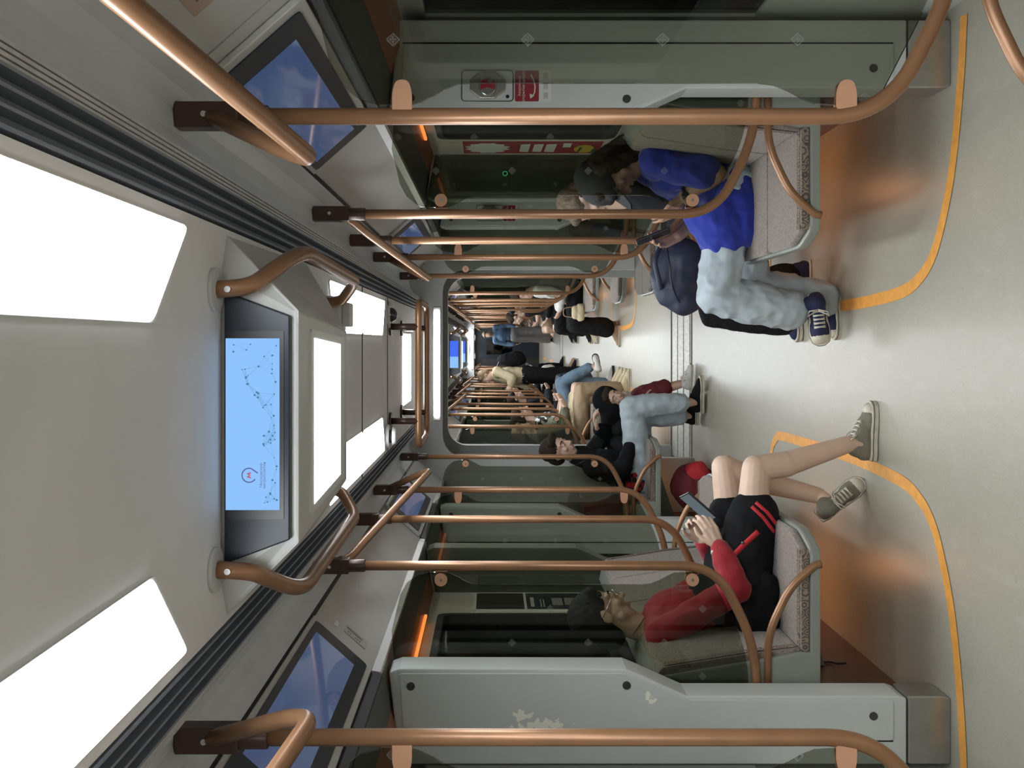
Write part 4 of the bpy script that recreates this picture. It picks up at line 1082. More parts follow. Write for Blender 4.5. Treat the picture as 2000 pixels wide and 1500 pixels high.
# ------------------------------------------------------------------ partition panel beside a door
def make_panel(s, worn=False, handle=False, facing=-1):
    """local y=0 is the face turned to the door"""
    t = thing('door_side_panel', '', 'panel')
    pm = M['panelworn'] if worn else M['panel']
    out = [(1.215, .145), (1.0, .145), (.992, .17), (.992, .86), (.975, .90), (.925, 1.01), (.905, 1.06), (.903, 1.80), (.915, 1.835), (1.215, 1.80)]
    y0, y1 = (0, .125) if facing < 0 else (-.125, 0)
    MB().prism([(x * s, z) for x, z in out], lambda u, v, w: (u, w, v), y0, y1).build('body', pm, t, .006)
    f = facing
    pl = [(1.135, .19), (1.004, .19), (1.003, .855), (.985, .905), (.937, 1.01), (.917, 1.065), (.917, 1.80), (1.135, 1.785)]
    plt = MB(); plt.prism([(x * s, z) for x, z in round_poly(pl, .008, 2)], lambda u, v, w: (u, w, v), f * .0005, f * .006)
    pob = plt.build('cover_plate', pm, t, .002)
    for x, z in ((.958, 1.763), (.955, 1.06), (1.055, .256)):
        c = MB(); c.cyl((x * s, f * .006, z), (x * s, f * .009, z), .0135, n=20); c.cyl((x * s, f * .009, z), (x * s, f * .0105, z), .008, n=16)
        c.build('screw', M['screw'], pob)
    gp = MB()
    gp.box((min(1.136 * s, 1.141 * s), min(f * .001, f * .002), .19), (max(1.136 * s, 1.141 * s), max(f * .001, f * .002), 1.79)); gp.build('seam', M['gasket'], t)
    k = MB(); k.prism([(x * s, z) for x, z in round_poly([(1.215, 0), (1.0, 0), (.992, .02), (.992, .14), (1.215, .14)], .01, 3)], lambda u, v, w: (u, w, v), y0 - f * -.0, y1)
    k.build('kick_plate', M['steel'], t, .006)
    if handle:
        Y = f * .006
        hb = MB(); hb.prism(round_poly([(.947 * s, 1.43), (1.047 * s, 1.43), (1.047 * s, 1.597), (.947 * s, 1.597)], .012), lambda u, v, w: (u, w, v), Y, Y + f * .004)
        h = hb.build('handle_plate', pm, t, .001)
        rim = MB(); o = round_poly([(.947, 1.43), (1.047, 1.43), (1.047, 1.597), (.947, 1.597)], .012)
        rim.tube([(x * s, Y + f * .004, z) for x, z in o], .0018, 6, close=True); rim.build('outline', M['screw'], h)
        oc = MB(); oc.prism([((.997 + .058 * math.cos(a) * .82) * s, 1.513 + .062 * math.sin(a)) for a in [PI / 8 + PI / 4 * q for q in range(8)]], lambda u, v, w: (u, w, v), Y + f * .004, Y + f * .016)
        oc.build('handle_housing', M['steel'], h, .004)
        kn = MB(); kn.cyl((.99 * s, Y + f * .016, 1.513), (.99 * s, Y + f * .026, 1.513), .029, .026, 28); kn.build('knob', M['chrome'], h)
        rd = MB(); rd.prism([((.99 + a) * s, 1.513 + b) for a, b in ((-.012, .024), (.02, .02), (.024, 0), (.008, -.002), (.02, -.022), (-.012, -.024), (-.004, 0))], lambda u, v, w: (u, w, v), Y + f * .026, Y + f * .0275)
        rd.build('knob_mark', M['red'], h)
        kh = MB(); kh.cyl((.962 * s, Y + f * .004, 1.448), (.962 * s, Y + f * .0055, 1.448), .006, n=12); kh.build('keyhole', M['black'], h)
        st = MB(); st.prism(round_poly([(.947 * s, 1.346), (1.047 * s, 1.346), (1.047 * s, 1.424), (.947 * s, 1.424)], .006), lambda u, v, w: (u, w, v), Y, Y + f * .0012)
        so = st.build('red_sticker', M['red'], t)
        ar = MB(); yy = Y + f * .002
        P = [(1.035, 1.372), (1.015, 1.3625), (.995, 1.358), (.975, 1.36), (.962, 1.368)]
        for (a, b), (c, d) in zip(P, P[1:]):
            n_ = V((-(d - b), 0, c - a)).normalized() * .0018
            ar.quad([(a * s - n_.x, yy, b - n_.z), (c * s - n_.x, yy, d - n_.z), (c * s + n_.x, yy, d + n_.z), (a * s + n_.x, yy, b + n_.z)])
        ar.add([((.955) * s, yy, 1.374), (.966 * s, yy, 1.360), (.972 * s, yy, 1.376)], [(0, 1, 2)])
        for txt, z in (('Аварийное', 1.405), ('открытие дверей', 1.392)):
            text_faces(ar, txt, lambda u, v: (.997 * s + u * (1 if f < 0 else -1), yy, z + v), .0125)
        ar.build('sticker_print', M['white'], so)
        wl = MB(); wl.prism(round_poly([(.947 * s, 1.305), (1.047 * s, 1.305), (1.047 * s, 1.3445), (.947 * s, 1.3445)], .005), lambda u, v, w: (u, w, v), Y, Y + f * .001)
        wo = wl.build('white_sticker', M['white'], t)
        ln = MB()
        for cx in (.965, .997, 1.03):
            for q in range(3): ln.quad([((cx - .011 + .004 * (q % 2)) * s, Y + f * .0015, 1.318 + q * .005), ((cx + .011) * s, Y + f * .0015, 1.318 + q * .005), ((cx + .011) * s, Y + f * .0015, 1.3195 + q * .005), ((cx - .011 + .004 * (q % 2)) * s, Y + f * .0015, 1.3195 + q * .005)])
        ln.build('sticker_print', M['greyprint'], wo)
    return t

# ------------------------------------------------------------------ hand rails under the cove
def make_rail(s, y0, y1, y_in=True):
    """runs from the bench's near pole along the bench and back up to the pole at its far end"""
    t = thing('hand_rail', '', 'rail')
    L = y1 - y0
    P = [(.60 * s, 0, 2.04), (.598 * s, .10, 2.0), (.57 * s, .28, 1.966), (.475 * s, L - .23, 1.805), (.50 * s, L - .16, 1.86), (.598 * s, L - .01, 2.04)]
    MB().tube(fillet(P, .07, 7), .0158, 16).build('tube', M['copper'], t)
    e = MB(); e.cyl((.60 * s, -.004, 2.035), (.598 * s, .05, 2.02), .021, n=14); e.build('collar', M['bracket'], t)
    return t

def vent(s, a, b):
    t = thing('vent_grille', '', 'grille', (0, a, 0))
    L = b - a
    sl = MB()
    xs = [.392, .414, .436, .458]
    bk = MB(); bk.prism([(.386 * s, 2.040), (.46 * s, 2.044), (.46 * s, 2.06), (.386 * s, 2.06)], lambda u, v, w: (u, w, v), 0, L); bk.build('slot_back', M['slot'], t)
    for i, x in enumerate(xs):
        MB().prism([(x * s, 2.018), ((x + .004) * s, 2.017), ((x + .006) * s, 2.043), (x * s, 2.043)], lambda u, v, w: (u, w, v), 0, L).build('slot_blade', M['slot'], t)
    for i in range(4):
        x = .463 + i * .0105; z = 2.022 + i * .0045
        sl.prism([(x * s, z + .012), (x * s, z), ((x + .0058) * s, z + .001), ((x + .006) * s, z + .012)], lambda u, v, w: (u, w, v), .01, L - .01)
    sl.build('louvre', M['grille'], t)
    MB().prism([(.461 * s, 2.050), (.503 * s, 2.076), (.503 * s, 2.09), (.461 * s, 2.07)], lambda u, v, w: (u, w, v), 0, L).build('louvre_back', M['gasket'], t)
    return t

def side_display(s):
    """advert screen on the sloping panel above a door; local origin at the bay's near end"""
    t = thing('advert_screen', '', 'screen')
    n = V((-.19 * s, 0, -.168)).normalized(); dn = V((.168 * s, 0, -.19)).normalized(); o = V((.69 * s, 0, 2.062))
    def P(u, v, h): return o + dn * v + V((0, u, 0)) + n * h
    fr = MB(); fr.prism(round_poly([(-.03, .004), (1.08, .004), (1.08, .246), (-.03, .246)], .02), lambda u, v, w: P(u, v, w), .001, .016); fr.build('frame', M['side'], t, .003)
    bz = MB(); bz.prism(round_poly([(.0, .018), (1.04, .018), (1.04, .225), (.0, .225)], .018), lambda u, v, w: P(u, v, w), .016, .019); bz.build('bezel', M['bezel'], t)
    sc = MB(); sc.quad([P(.10, .036, .0195), P(.96, .036, .0195), P(.96, .186, .0195), P(.10, .186, .0195)]); sc.build('display', M['display'], t)
    lp = MB(); a = P(0, .246, .0); lp.prism([(x * s, z) for x, z in ((.853, 1.872), (.862, 1.838), (.875, 1.838), (.873, 1.874))], lambda u, v, w: (u, w, v), -.02, 1.07); lp.build('lower_edge', M['gasket'], t)
    return t
def disp_mat():
    m = bpy.data.materials.new('switched_off_display_blue_glow'); nt, b = nodes(m)
    setp(b, Base_Color=(.012, .018, .035, 1), Roughness=.05)
    b.inputs['Emission Color'].default_value = (.16, .26, .55, 1); b.inputs['Emission Strength'].default_value = .10  # screen is off; weak blue emission stands in for its reflected tint
    return m
M['display'] = disp_mat()
M['lcdblue'] = emis('pale_blue_lcd', (.24, .47, .84), .46)
M['lcddeep'] = emis('deep_blue_lcd', (.05, .13, .70), .5)
M['lcddot'] = emis('teal_lcd_dot', (.05, .22, .34), .42)
M['lcdline'] = emis('soft_lcd_line', (.20, .40, .74), .40)
M['lcdred'] = emis('red_lcd_print', (.42, .10, .15), .46)
M['lcdgrey'] = emis('violet_grey_lcd_print', (.13, .15, .36), .36)

def ceiling_display(y, content):
    t = thing('ceiling_display', '', 'screen', (0, y, 0))
    D = .72
    hs = MB()
    # body tapers from the wide ceiling joint to a narrow underside, closes towards the far end
    top = [(-.375, .03), (-.30, -.006), (.30, -.006), (.375, .03), (.385, D + .14), (-.385, D + .14)]
    bot = [(-.225, 0), (-.20, 0), (.20, 0), (.225, 0), (.19, D - .10), (-.19, D - .10)]
    hs.add([(x, yy, 2.021) for x, yy in top] + [(x, yy, 1.872) for x, yy in bot], [(5, 4, 3, 2, 1, 0), (6, 7, 8, 9, 10, 11)] + [(i, (i + 1) % 6, 6 + (i + 1) % 6, 6 + i) for i in range(6)])
    hs.build('housing', M['bulk'], t, .006)
    bz = MB(); bz.prism([(-.262, 2.012), (.262, 2.012), (.215, 1.886), (-.215, 1.886)], lambda u, v, w: (u, w, v), -.018, .012); bzo = bz.build('bezel', M['bezel'], t, .003)
    rm = MB(); rm.prism([(-.175, 2.006), (.185, 2.006), (.185, 1.897), (-.175, 1.897)], lambda u, v, w: (u, w, v), -.0205, -.017); rm.build('screen_rim', M['black'], bzo)
    c = MB(); yy = -.0215
    x0, x1, z0, z1 = -.157, .171, 1.905, 2.008
    if content == 'logo':
        c.quad([(x0, yy, z0), (x1, yy, z0), (x1, yy, z1), (x0, yy, z1)])
        rnd = random.Random(5); dots = []
        for i in range(62):
            u = rnd.random() ** .8; X = x0 + .012 + (x1 - x0 - .02) * u
            lim = .028 + .07 * max(0, (u - .55)) / .45
            Z = z0 + .004 + lim * rnd.random()
            if -.125 < X < -.05 and Z > 1.92: continue
            dots.append((X, Z))
        c.cur = 1
        for X, Z in dots:
            r_ = rnd.choice((.0011, .0015, .002)); c.add([(X + r_ * math.cos(a), yy - .0006, Z + r_ * 1.15 * math.sin(a)) for a in [PI / 4 * k for k in range(8)]], [list(range(8))])
        c.cur = 2
        for i, a in enumerate(dots):
            for b in dots[i + 1:]:
                d = math.hypot(a[0] - b[0], a[1] - b[1])
                if d < .034:
                    nx, nz = -(b[1] - a[1]) / d * .00022, (b[0] - a[0]) / d * .00022
                    c.quad([(a[0] + nx, yy - .0003, a[1] + nz), (b[0] + nx, yy - .0003, b[1] + nz), (b[0] - nx, yy - .0003, b[1] - nz), (a[0] - nx, yy - .0003, a[1] - nz)])
        c.cur = 3; cx, cz, R, w = -.0905, 1.963, .0135, .0012
        arc = [math.radians(a) for a in range(-60, -331, -15)]
        Q = [(cx - R * math.sin(-a) * 0 + R * math.cos(a + PI * 1.0) * -1, cz + R * math.sin(a)) for a in arc]
        # ring open at the lower right, its end running on as a tail
        Q = [(cx + R * math.cos(math.radians(a)), cz + R * math.sin(math.radians(a))) for a in range(-118, -361 - 1, -15)] + [(cx + R * math.cos(math.radians(-360)), cz)] 
        Q = [(cx + R * math.cos(math.radians(a)), cz + R * math.sin(math.radians(a))) for a in range(238, 329 - 361, -15)]
        Q += [(cx + R * .3, cz - R * 1.25)]
        for (a, b), (e, d) in zip(Q, Q[1:]):
            L = math.hypot(e - a, d - b); nx, nz = -(d - b) / L * w, (e - a) / L * w
            c.quad([(a - nx, yy - .0009, b - nz), (e - nx, yy - .0009, d - nz), (e + nx, yy - .0009, d + nz), (a + nx, yy - .0009, b + nz)])
        c.cur = 4
        k = .0062
        mpts = [(-1, -.55), (-.6, -.55), (-.6, -.4), (-.5, -.4), (-.35, .0), (0, -.55), (.35, .0), (.5, -.4), (.6, -.4), (.6, -.55), (1, -.55), (.55, .75), (.42, .75), (0, .02), (-.42, .75), (-.55, .75)]
        c.add([(cx + u * k, yy - .0009, cz + v * k) for u, v in mpts], [list(range(16))])
        c.cur = 3
        text_faces(c, 'Московский', lambda u, v: (cx + u, yy - .0009, 1.9375 + v), .0078)
        text_faces(c, 'метрополитен', lambda u, v: (cx + u, yy - .0009, 1.9315 + v), .0074)
    else:
        c.quad([(x0, yy, z0), (-.02, yy, z0), (-.02, yy, z1), (x0, yy, z1)])
        c.cur = 5; c.quad([(-.02, yy, z0), (x1, yy, z0), (x1, yy, z1), (-.02, yy, z1)])
    c.build('display', [M['lcdblue'], M['lcddot'], M['lcdline'], M['lcdgrey'], M['lcdred'], M['lcddeep']], t)
    fr = MB(); fr.prism(round_poly([(-.19, .11), (.19, .11), (.175, .55), (-.175, .55)], .01), lambda u, v, w: (u, v, w), 1.868, 1.873); fr.build('lamp_frame', M['lampframe'], t)
    lm = MB(); lm.add([(-.172, .14, 1.8675), (.172, .14, 1.8675), (.158, .49, 1.8675), (-.158, .49, 1.8675)], [(3, 2, 1, 0)]); lm.build('lamp_diffuser', M['lamp'], t)
    return t

def loop_handle(s):
    t = thing('loop_handle', '', 'handle')
    P = [(.262 * s, 0, 2.02), (.268 * s, .015, 1.955), (.355 * s, .20, 1.895), (.340 * s, 1.0, 1.893), (.285 * s, 1.12, 1.955), (.28 * s, 1.12, 2.02)]
    MB().tube(fillet(P, .09, 8), .0165, 18).build('tube', M['copper'], t)
    for p in (P[0], P[-1]):
        f = MB(); f.cyl((p[0], p[1], 2.012), (p[0], p[1], 2.021), .042, n=26); fo = f.build('flange', M['bulk'], t)
    MB().cyl((.262 * s, -.0175, 1.99), (.262 * s, -.0155, 1.99), .006, n=10).build('screw', M['chrome'], t)
    return t

def ceiling_light(name, poly):
    cx = sum(p[0] for p in poly) / len(poly); cy = sum(p[1] for p in poly) / len(poly)
    t = thing('ceiling_light', '', 'light', (cx, cy, 2.02))
    q = [(x - cx, y - cy) for x, y in poly]
    f = MB(); f.prism(round_poly([(x * 1.02, y * 1.006) for x, y in q], .015), lambda u, v, w: (u, v, w), -.004, 0.001); f.build('frame', M['lampframe'], t)
    d = MB(); d.add([(x, y, -.005) for x, y in round_poly(q, .02)], [list(range(len(round_poly(q, .02))))]); d.build('diffuser', M['lamp'], t)
    return t
# ------------------------------------------------------------------ placing the repeated fittings
protoS = {}
for s in (1, -1):
    protoS[(s, 1)] = make_screen(s, True); protoS[(s, 0)] = make_screen(s, False)
protoP = {s: make_midpole(s) for s in (1, -1)}
protoN = {(s, f): make_panel(s, False, False, f) for s in (1, -1) for f in (-1, 1)}
protoH = make_panel(1, False, True, -1)
protoR = {s: make_rail(s, 0, 1.72) for s in (1, -1)}
M_side = {s: side_display(s) for s in (1, -1)}
protoB = {(s, k): make_bench(s, L, 'bench_seat', arms) for s in (1, -1) for k, L, arms in (('full', 1.70, (1, 1)), ('endnear', .78, (1, 0)), ('endfar', .60, (0, 1)))}
index_children()
used = set()
def put(proto, loc, label, group):
    if proto.name in used: return copy_tree(proto, loc, label, group)
    used.add(proto.name); proto.location = loc; proto['label'] = label
    if group: proto['group'] = group
    return proto
for o in list(protoS.values()): o['category'] = 'glass screen'

where_car = ['in this carriage', 'in the second carriage', 'in the farthest carriage']
for s in (1, -1):
    S = SIDE[s]; ns = 0; npan = 0; nr = 0; nb = 0; nm = 0; nd = 0
    for ci, ds in enumerate(DOORS):
        for d in ds:
            far = d + DW
            if far > 1:
                # bench ends at d, next bench starts at far
                for y, fr in ((d, True), (far, False)):
                    if y < 1: continue
                    lab = 'smoky glass screen with copper pole, %s on the %s, at its doorway\'s %s edge' % (ORD[ns], S, 'near' if fr else 'far')
                    put(protoS[(s, 1 if fr else 0)], (0, y, 0), lab, 'copper-framed glass screens beside the doors'); ns += 1
            for y, f in ((d + .02 + .125, 1), (far - .145, -1)):
                if y < 2.5: continue
                H = (s == 1 and f == -1 and ci == 0)
                first = abs(y - (1.88 + DW - .145)) < .01
                if first and s == -1:
                    p = make_panel(s, True, False, -1); index_children(); p.location = (0, y, 0)
                    p['label'] = 'pale grey door-side panel with scraped white paint, nearest on the left'; p['category'] = 'panel'; p['group'] = 'grey panels beside the doors'
                else:
                    lab = ('pale grey door-side panel with round emergency handle and red sticker, %s on the right' % ('nearest' if first else 'the farther one')) if H else \
                          'pale grey door-side panel without handle, %s along the %s side' % (ORD[npan], S)
                    put(protoH if H else protoN[(s, f)], (0, y, 0), lab, 'grey panels beside the doors')
                npan += 1
            if far > 1:
                put(M_side[s], (0, d + .06, 0), 'blank bluish advert screen above the %s doorway from the camera on the %s' % (ORD[nd], S), 'advert screens above the doors'); nd += 1
    for ci, y0, y1 in BENCH:
        lo, hi = CARS[ci]; near = y0 > lo + .1; farr = y1 < hi - .1
        if near and farr: k, y = 'full', y0 + .01
        elif near: k, y = 'endnear', y0 + .01
        else: k, y = 'endfar', y1 - .61
        if y0 < 1 and k == 'full':
            y = y1 - 1.71
        lab = 'beige patterned bench seat with grey-green shell, %s from the camera along the %s wall' % (ORD[nb], S)
        put(protoB[(s, k)], (0, y, 0), lab, 'bench seats along the walls'); nb += 1
        if k == 'full' and y0 > 1:
            put(protoP[s], (0, (y0 + y1) / 2 + .02, 0), 'copper grab pole without glass standing in the middle of the %s bench on the %s' % (ORD[nb - 1], S), 'grab poles in mid-bench'); nm += 1
        if k == 'full':
            put(protoR[s], (0, y1 - 1.72 if y0 < 1 else y0, 0), 'copper hand rail slung under the cove over the %s bench on the %s' % (ORD[nb - 1], S), 'hand rails above the benches'); nr += 1
for k, o in list(protoS.items()) + list(protoP.items()) + list(protoN.items()) + [(0, protoH)] + list(protoR.items()) + list(M_side.items()) + list(protoB.items()):
    pass
CAT = {'glass_screen': 'screen', 'grab_pole': 'pole', 'bench_seat': 'bench', 'door_side_panel': 'panel', 'hand_rail': 'rail', 'advert_screen': 'display', 'vent_grille': 'grille',
       'ceiling_display': 'display', 'loop_handle': 'handle', 'ceiling_light': 'light'}
# vent grilles: one per side per carriage
for ci, (a, b) in enumerate(CARS):
    for s in (1, -1):
        g = vent(s, a + (.0 if ci == 0 else .1), b - .1)
        g['label'] = 'long slatted vent grille under the ceiling %s, %s side' % (where_car[ci], SIDE[s]); g['group'] = 'vent grilles along the ceiling'
# ceiling displays with loop handles
for i, (y, c) in enumerate(((1.88, 'logo'), (11.89, 'blue'), (15.03, 'blue'))):
    t = ceiling_display(y, c)
    t['label'] = ['black-framed ceiling display showing a pale blue metro logo screen', 'half blue ceiling display hanging in the second carriage, the nearer one', 'half blue ceiling display hanging in the second carriage, the farther one'][i]
    t['group'] = 'ceiling displays'
lh = {s: loop_handle(s) for s in (1, -1)}; index_children()
for i, y in enumerate((1.82, 11.83, 14.97)):
    for s in (1, -1):
        put(lh[s], (0, y, 0), 'copper loop handle on the ceiling %s of the %s ceiling display' % ('right' if s == 1 else 'left', ['logo', 'second', 'third'][i]), 'loop handles beside the displays')
# lamps
ln = 0
def lamp_pair(y0, y1, a, tag_):
    for s in (1, -1):
        t = ceiling_light('l', [(.195 * s, y0 + a * 0), (.36 * s, y0 - a), (.36 * s, y1 + a), (.195 * s, y1)])
        t['label'] = 'lit white ceiling light panel, %s, %s of the centre' % (tag_, SIDE[s]); t['group'] = 'ceiling light panels'
lamp_pair(-2.1, 1.48, .17, 'the big one nearest the camera')
lamp_pair(3.20, 3.88, .10, 'just beyond the logo display')
lamp_pair(3.92, 4.60, .10, 'second beyond the logo display')
t = ceiling_light('l', [(-.21, 5.62), (.21, 5.62), (.21, 6.22), (-.21, 6.22)]); t['label'] = 'lit cross-wise ceiling light panel before the gangway'; t['group'] = 'ceiling light panels'
k = 0
for d in DOORS[1] + DOORS[2]:
    for q, (a, b) in enumerate(((d + 1.25, d + 2.0), (d + 2.04, d + 2.72))):
        if b > 30.4: continue
        lamp_pair(a, b, .06, '%s pair beyond the gangway' % ORD[k]); k += 1
lamp_pair(8.3, 9.8, .05, 'first behind the gangway arch')
for i, (ci, y0, y1) in enumerate([b for b in BENCH if b[2] - b[1] > 1.2 and b[1] > 1]):
    for s in (1, -1):
        t = thing('window_lamp', 'thin orange lamp strip over the %s bench window on the %s' % (ORD[i], SIDE[s]), 'lamp', (1.095 * s, y0 + .75, 1.80), 'orange lamp strips over the windows')
        MB().box((-.006, -.40, -.004), (.006, .40, .008)).build('strip', M['ledh'], t)
# portal led strips and plates
for y, n_ in ((7.2, 'nearest'), (20.4, 'farther')):
    t = thing('gangway_light', 'slim white light bar over the %s gangway arch' % n_, 'light', (0, y, 1.905), 'light bars over the gangways')
    MB().box((-.42, -.0, -.028), (.42, .019, .028)).build('housing', M['lampframe'], t, .004)
    MB().prism(round_poly([(-.40, -.02), (.40, -.02), (.40, .02), (-.40, .02)], .018), lambda u, v, w: (u, w, v), -.004, .0).build('diffuser', M['ledw'], t)
t = thing('info_plate', 'small dark blank plate on the beam above the gangway light bar', 'plate', (-.1, 7.21, 1.985))
MB().box((-.09, -.006, -.026), (.09, .009, .026)).build('plate', M['cove'], t, .002)
# rectangular grab frame across the ceiling before the gangway
t = thing('ceiling_grab_frame', 'rectangular copper grab frame hung across the ceiling before the gangway', 'rail', (0, 4.95, 0))
MB().tube([(x, y, 1.872) for x, y in round_poly([(-.37, 0), (.37, 0), (.37, .62), (-.37, .62)], .08, 8)], .0165, 16, close=True).build('tube', M['copper'], t)
for x in (-.24, .24):
    for y in (0, .62):
        st = MB(); st.cyl((x, y, 1.872), (x, y, 2.02), .0165, n=16); st.cyl((x, y, 2.008), (x, y, 2.02), .045, n=24); st.build('hanger', M['bracket'], t)
# dome camera and fire detector
t = thing('dome_camera', 'small black dome camera on the grey ceiling, right of centre', 'camera', (.30, 4.90, 2.02))
c = MB(); c.cyl((0, 0, -.012), (0, 0, 0), .062, .07, 28); c.build('base', M['bulk'], t)
c = MB(); c.ball((0, 0, -.012), (.036, .036, .034), 20); c.build('dome', M['dome'], t)
t = thing('smoke_detector', 'round white detector on the grey ceiling, left of centre', 'detector', (-.30, 4.78, 2.02))
c = MB(); c.cyl((0, 0, -.02), (0, 0, 0), .055, .06, 28); c.cyl((0, 0, -.052), (0, 0, -.034), .036, .046, 28); c.build('base', M['lampframe'], t)
c = MB(); c.cyl((0, 0, -.036), (0, 0, -.018), .032, .032, 28); c.build('slot', M['gasket'], t)
t = thing('ceiling_speaker', 'small grey stepped box on the ceiling behind the right loop handle', 'box', (.255, 3.02, 2.02))
MB().box((-.06, -.05, -.06), (.05, .06, 0)).build('body', M['bulk'], t, .008)
MB().box((-.045, -.035, -.085), (.03, .045, -.06)).build('nozzle', M['bulk'], t, .006)

# ---- stickers, labels and posters
def slope_label(name, s, y0, y1, v0, v1, m, label, cat, fn=None, pm='greyprint'):
    n = V((-.19 * s, 0, -.168)).normalized(); dn = V((.168 * s, 0, -.19)).normalized(); o = V((.69 * s, 0, 2.062))
    P = lambda u, v, h: o + dn * v + V((0, u, 0)) + n * h
    t = thing(name, label, cat)
    MB().prism(round_poly([(y0, v0), (y1, v0), (y1, v1), (y0, v1)], .006), lambda u, v, w: P(u, v, w), .0006, .0022).build('sheet', m, t)
    if fn:
        b = MB(); fn(b, lambda u, v: P(u, v, .0028)); b.build('print', M[pm], t)
    return t
def bars(rows, y0, y1, rnd):
    def fn(b, P):
        for v, h in rows:
            u = y0
            while u < y1:
                w = rnd.uniform(.006, .016); b.quad([P(u, v), P(min(u + w, y1), v), P(min(u + w, y1), v + h), P(u, v + h)]); u += w + rnd.uniform(.004, .008)
    return fn
slope_label('route_label', 1, 2.985, 3.015 + .02, .04, .19, M['darklabel'], 'dark printed label strip beside the right advert screen', 'label',
            lambda b, P: [b.quad([P(2.995 + .008 * (q % 3), .05 + .012 * q), P(3.003 + .008 * (q % 3), .05 + .012 * q), P(3.003 + .008 * (q % 3), .058 + .012 * q), P(2.995 + .008 * (q % 3), .058 + .012 * q)]) for q in range(11) if q != 5], 'offwhite')
slope_label('notice_label', 1, 1.47, 1.69, .06, .18, M['copperlabel'], 'copper-toned notice label near the top right corner', 'label',
            lambda b, P: [b.quad([P(1.50 + .012 * q, .08), P(1.507 + .012 * q, .08), P(1.507 + .012 * q, .13 + .02 * (q % 2)), P(1.50 + .012 * q, .13 + .02 * (q % 2))]) for q in range(13)])
slope_label('inventory_label', -1, 3.13, 3.20, .115, .205, M['label'], 'small pale barcode label on the left sloping panel', 'label',
            lambda b, P: [b.quad([P(3.185, .12 + .006 * q), P(3.165, .12 + .006 * q), P(3.165, .124 + .006 * q), P(3.185, .124 + .006 * q)]) for q in range(11)] +
                         [b.quad([P(3.152, .128 + z), P(3.142, .128 + z), P(3.142, .133 + z), P(3.152, .133 + z)]) for z in (0, .009, .03, .039, .048)])
slope_label('tape_scrap', -1, 3.11, 3.155, .075, .09, M['white'], 'torn scrap of white tape on the left sloping panel', 'tape')

# red poster on the right wall, navy notices on the left wall
t = thing('red_poster', 'narrow red advertising poster on the right wall beyond the window', 'poster', (WX, 4.83, 1.31))
MB().box((-.004, -.14, -.35), (0, .14, .33)).build('sheet', M['red'], t)
w = MB(); X = -.005
star = [(.13 * (1 if k % 2 else .86) * math.cos(a), .13 * (1 if k % 2 else .8) * math.sin(a) * .9) for k, a in enumerate([2 * PI * q / 24 for q in range(24)])]
w.add([(X, y, .21 + z) for y, z in star], [list(range(24))])
for z, h in ((.0, .05), (-.065, .05), (-.13, .055)): w.quad([(X, -.10, z), (X, .10, z + .006), (X, .09, z + h), (X, -.09, z + h - .004)])
w.quad([(X, -.12, -.20), (X, -.02, -.20), (X, -.02, -.16), (X, -.12, -.16)])
w.build('white_print', M['white'], t)
w = MB(); w.add([(X, .02 + .10 * math.cos(a), -.27 + .05 * math.sin(a)) for a in [PI / 6 * q for q in range(12)]], [list(range(12))]); w.build('yellow_print', M['yellowprint'], t)
w = MB(); w.quad([(X - .001, -.02, -.26), (X - .001, .10, -.25), (X - .001, .10, -.24), (X - .001, -.02, -.245)]); w.quad([(X - .001, .03, -.33), (X - .001, .12, -.33), (X - .001, .12, -.31), (X - .001, .03, -.31)]); w.build('green_print', M['greenprint'], t)
t = thing('notice_board', 'two-field notice frame with navy service poster on the left wall', 'notice', (-WX, 4.83, 1.34))
MB().box((0, -.16, -.36), (.006, .16, .25)).build('frame', M['white'], t)
MB().box((.006, -.145, .0), (.008, .145, .235)).build('upper_field', M['window'], t)
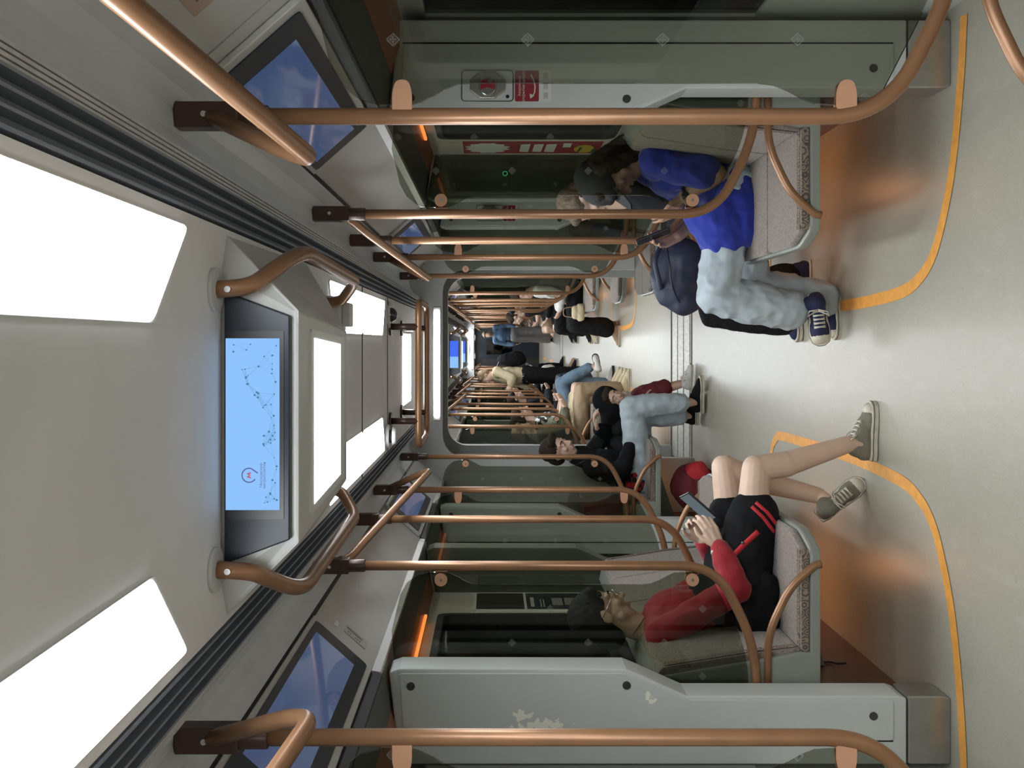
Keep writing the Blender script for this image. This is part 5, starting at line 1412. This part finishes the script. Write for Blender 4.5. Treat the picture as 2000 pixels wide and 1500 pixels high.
nf = MB().box((.006, -.145, -.345), (.008, .145, -.012)).build('lower_field', M['navyposter'], t)
w = MB(); X = .009
for i in range(3):
    for q in range(7): w.quad([(X, -.08, -.14 - i * .062 - q * .0075), (X, .05, -.14 - i * .062 - q * .0075), (X, .05, -.144 - i * .062 - q * .0075), (X, -.08, -.144 - i * .062 - q * .0075)])
for z in (-.05, -.085, -.10): w.quad([(X, -.11, z), (X, .02 if z < -.06 else .06, z), (X, .02 if z < -.06 else .06, z + (.018 if z > -.06 else .005)), (X, -.11, z + (.018 if z > -.06 else .005))])
w.build('print', M['offwhite'], nf)
# green-ringed button on the panel beyond the right bench
t = thing('door_button', 'green-ringed round button on the dark panel behind the capped passenger', 'button', (1.033, 5.035, 1.43))
MB().cyl((0, -.008, 0), (0, .0, 0), .014, n=20).build('body', M['black'], t)
rg = MB(); rg.tube([(.0115 * math.cos(a), -.009, .0115 * math.sin(a)) for a in [PI / 10 * q for q in range(20)]], .0022, 6, close=True); rg.build('ring', M['green'], t)
t = thing('cord', 'thin black cord dangling under the nearest left bench', 'cord', (-1.09, 3.7, 0))
MB().tube(smooth([(0, .14, .30), (-.004, .135, .26), (-.006, .13, .21), (-.004, .12, .17), (0, .09, .15), (.004, .085, .12)], 5), .004, 6).build('cord', M['black'], t)
# ------------------------------------------------------------------ light and look
w = bpy.data.worlds.new('world'); SC.world = w; w.use_nodes = True
w.node_tree.nodes['Background'].inputs[0].default_value = (.5, .52, .55, 1); w.node_tree.nodes['Background'].inputs[1].default_value = .02
SC.view_settings.view_transform = 'Standard'; SC.view_settings.look = 'None'; SC.view_settings.gamma = 1.0
SC.view_settings.use_curve_mapping = False
SC.view_settings.exposure = 1.35
try:
    SC.cycles.transparent_max_bounces = 40; SC.cycles.max_bounces = 8
except Exception: pass
# names say the kind, categories only on things
for o in list(bpy.data.objects):
    if o.parent is None and o.type == 'EMPTY' and 'category' not in o.keys() and o.get('kind') != 'structure':
        o['category'] = CAT.get(o.name.split('.')[0], o.name.split('.')[0].replace('_', ' '))
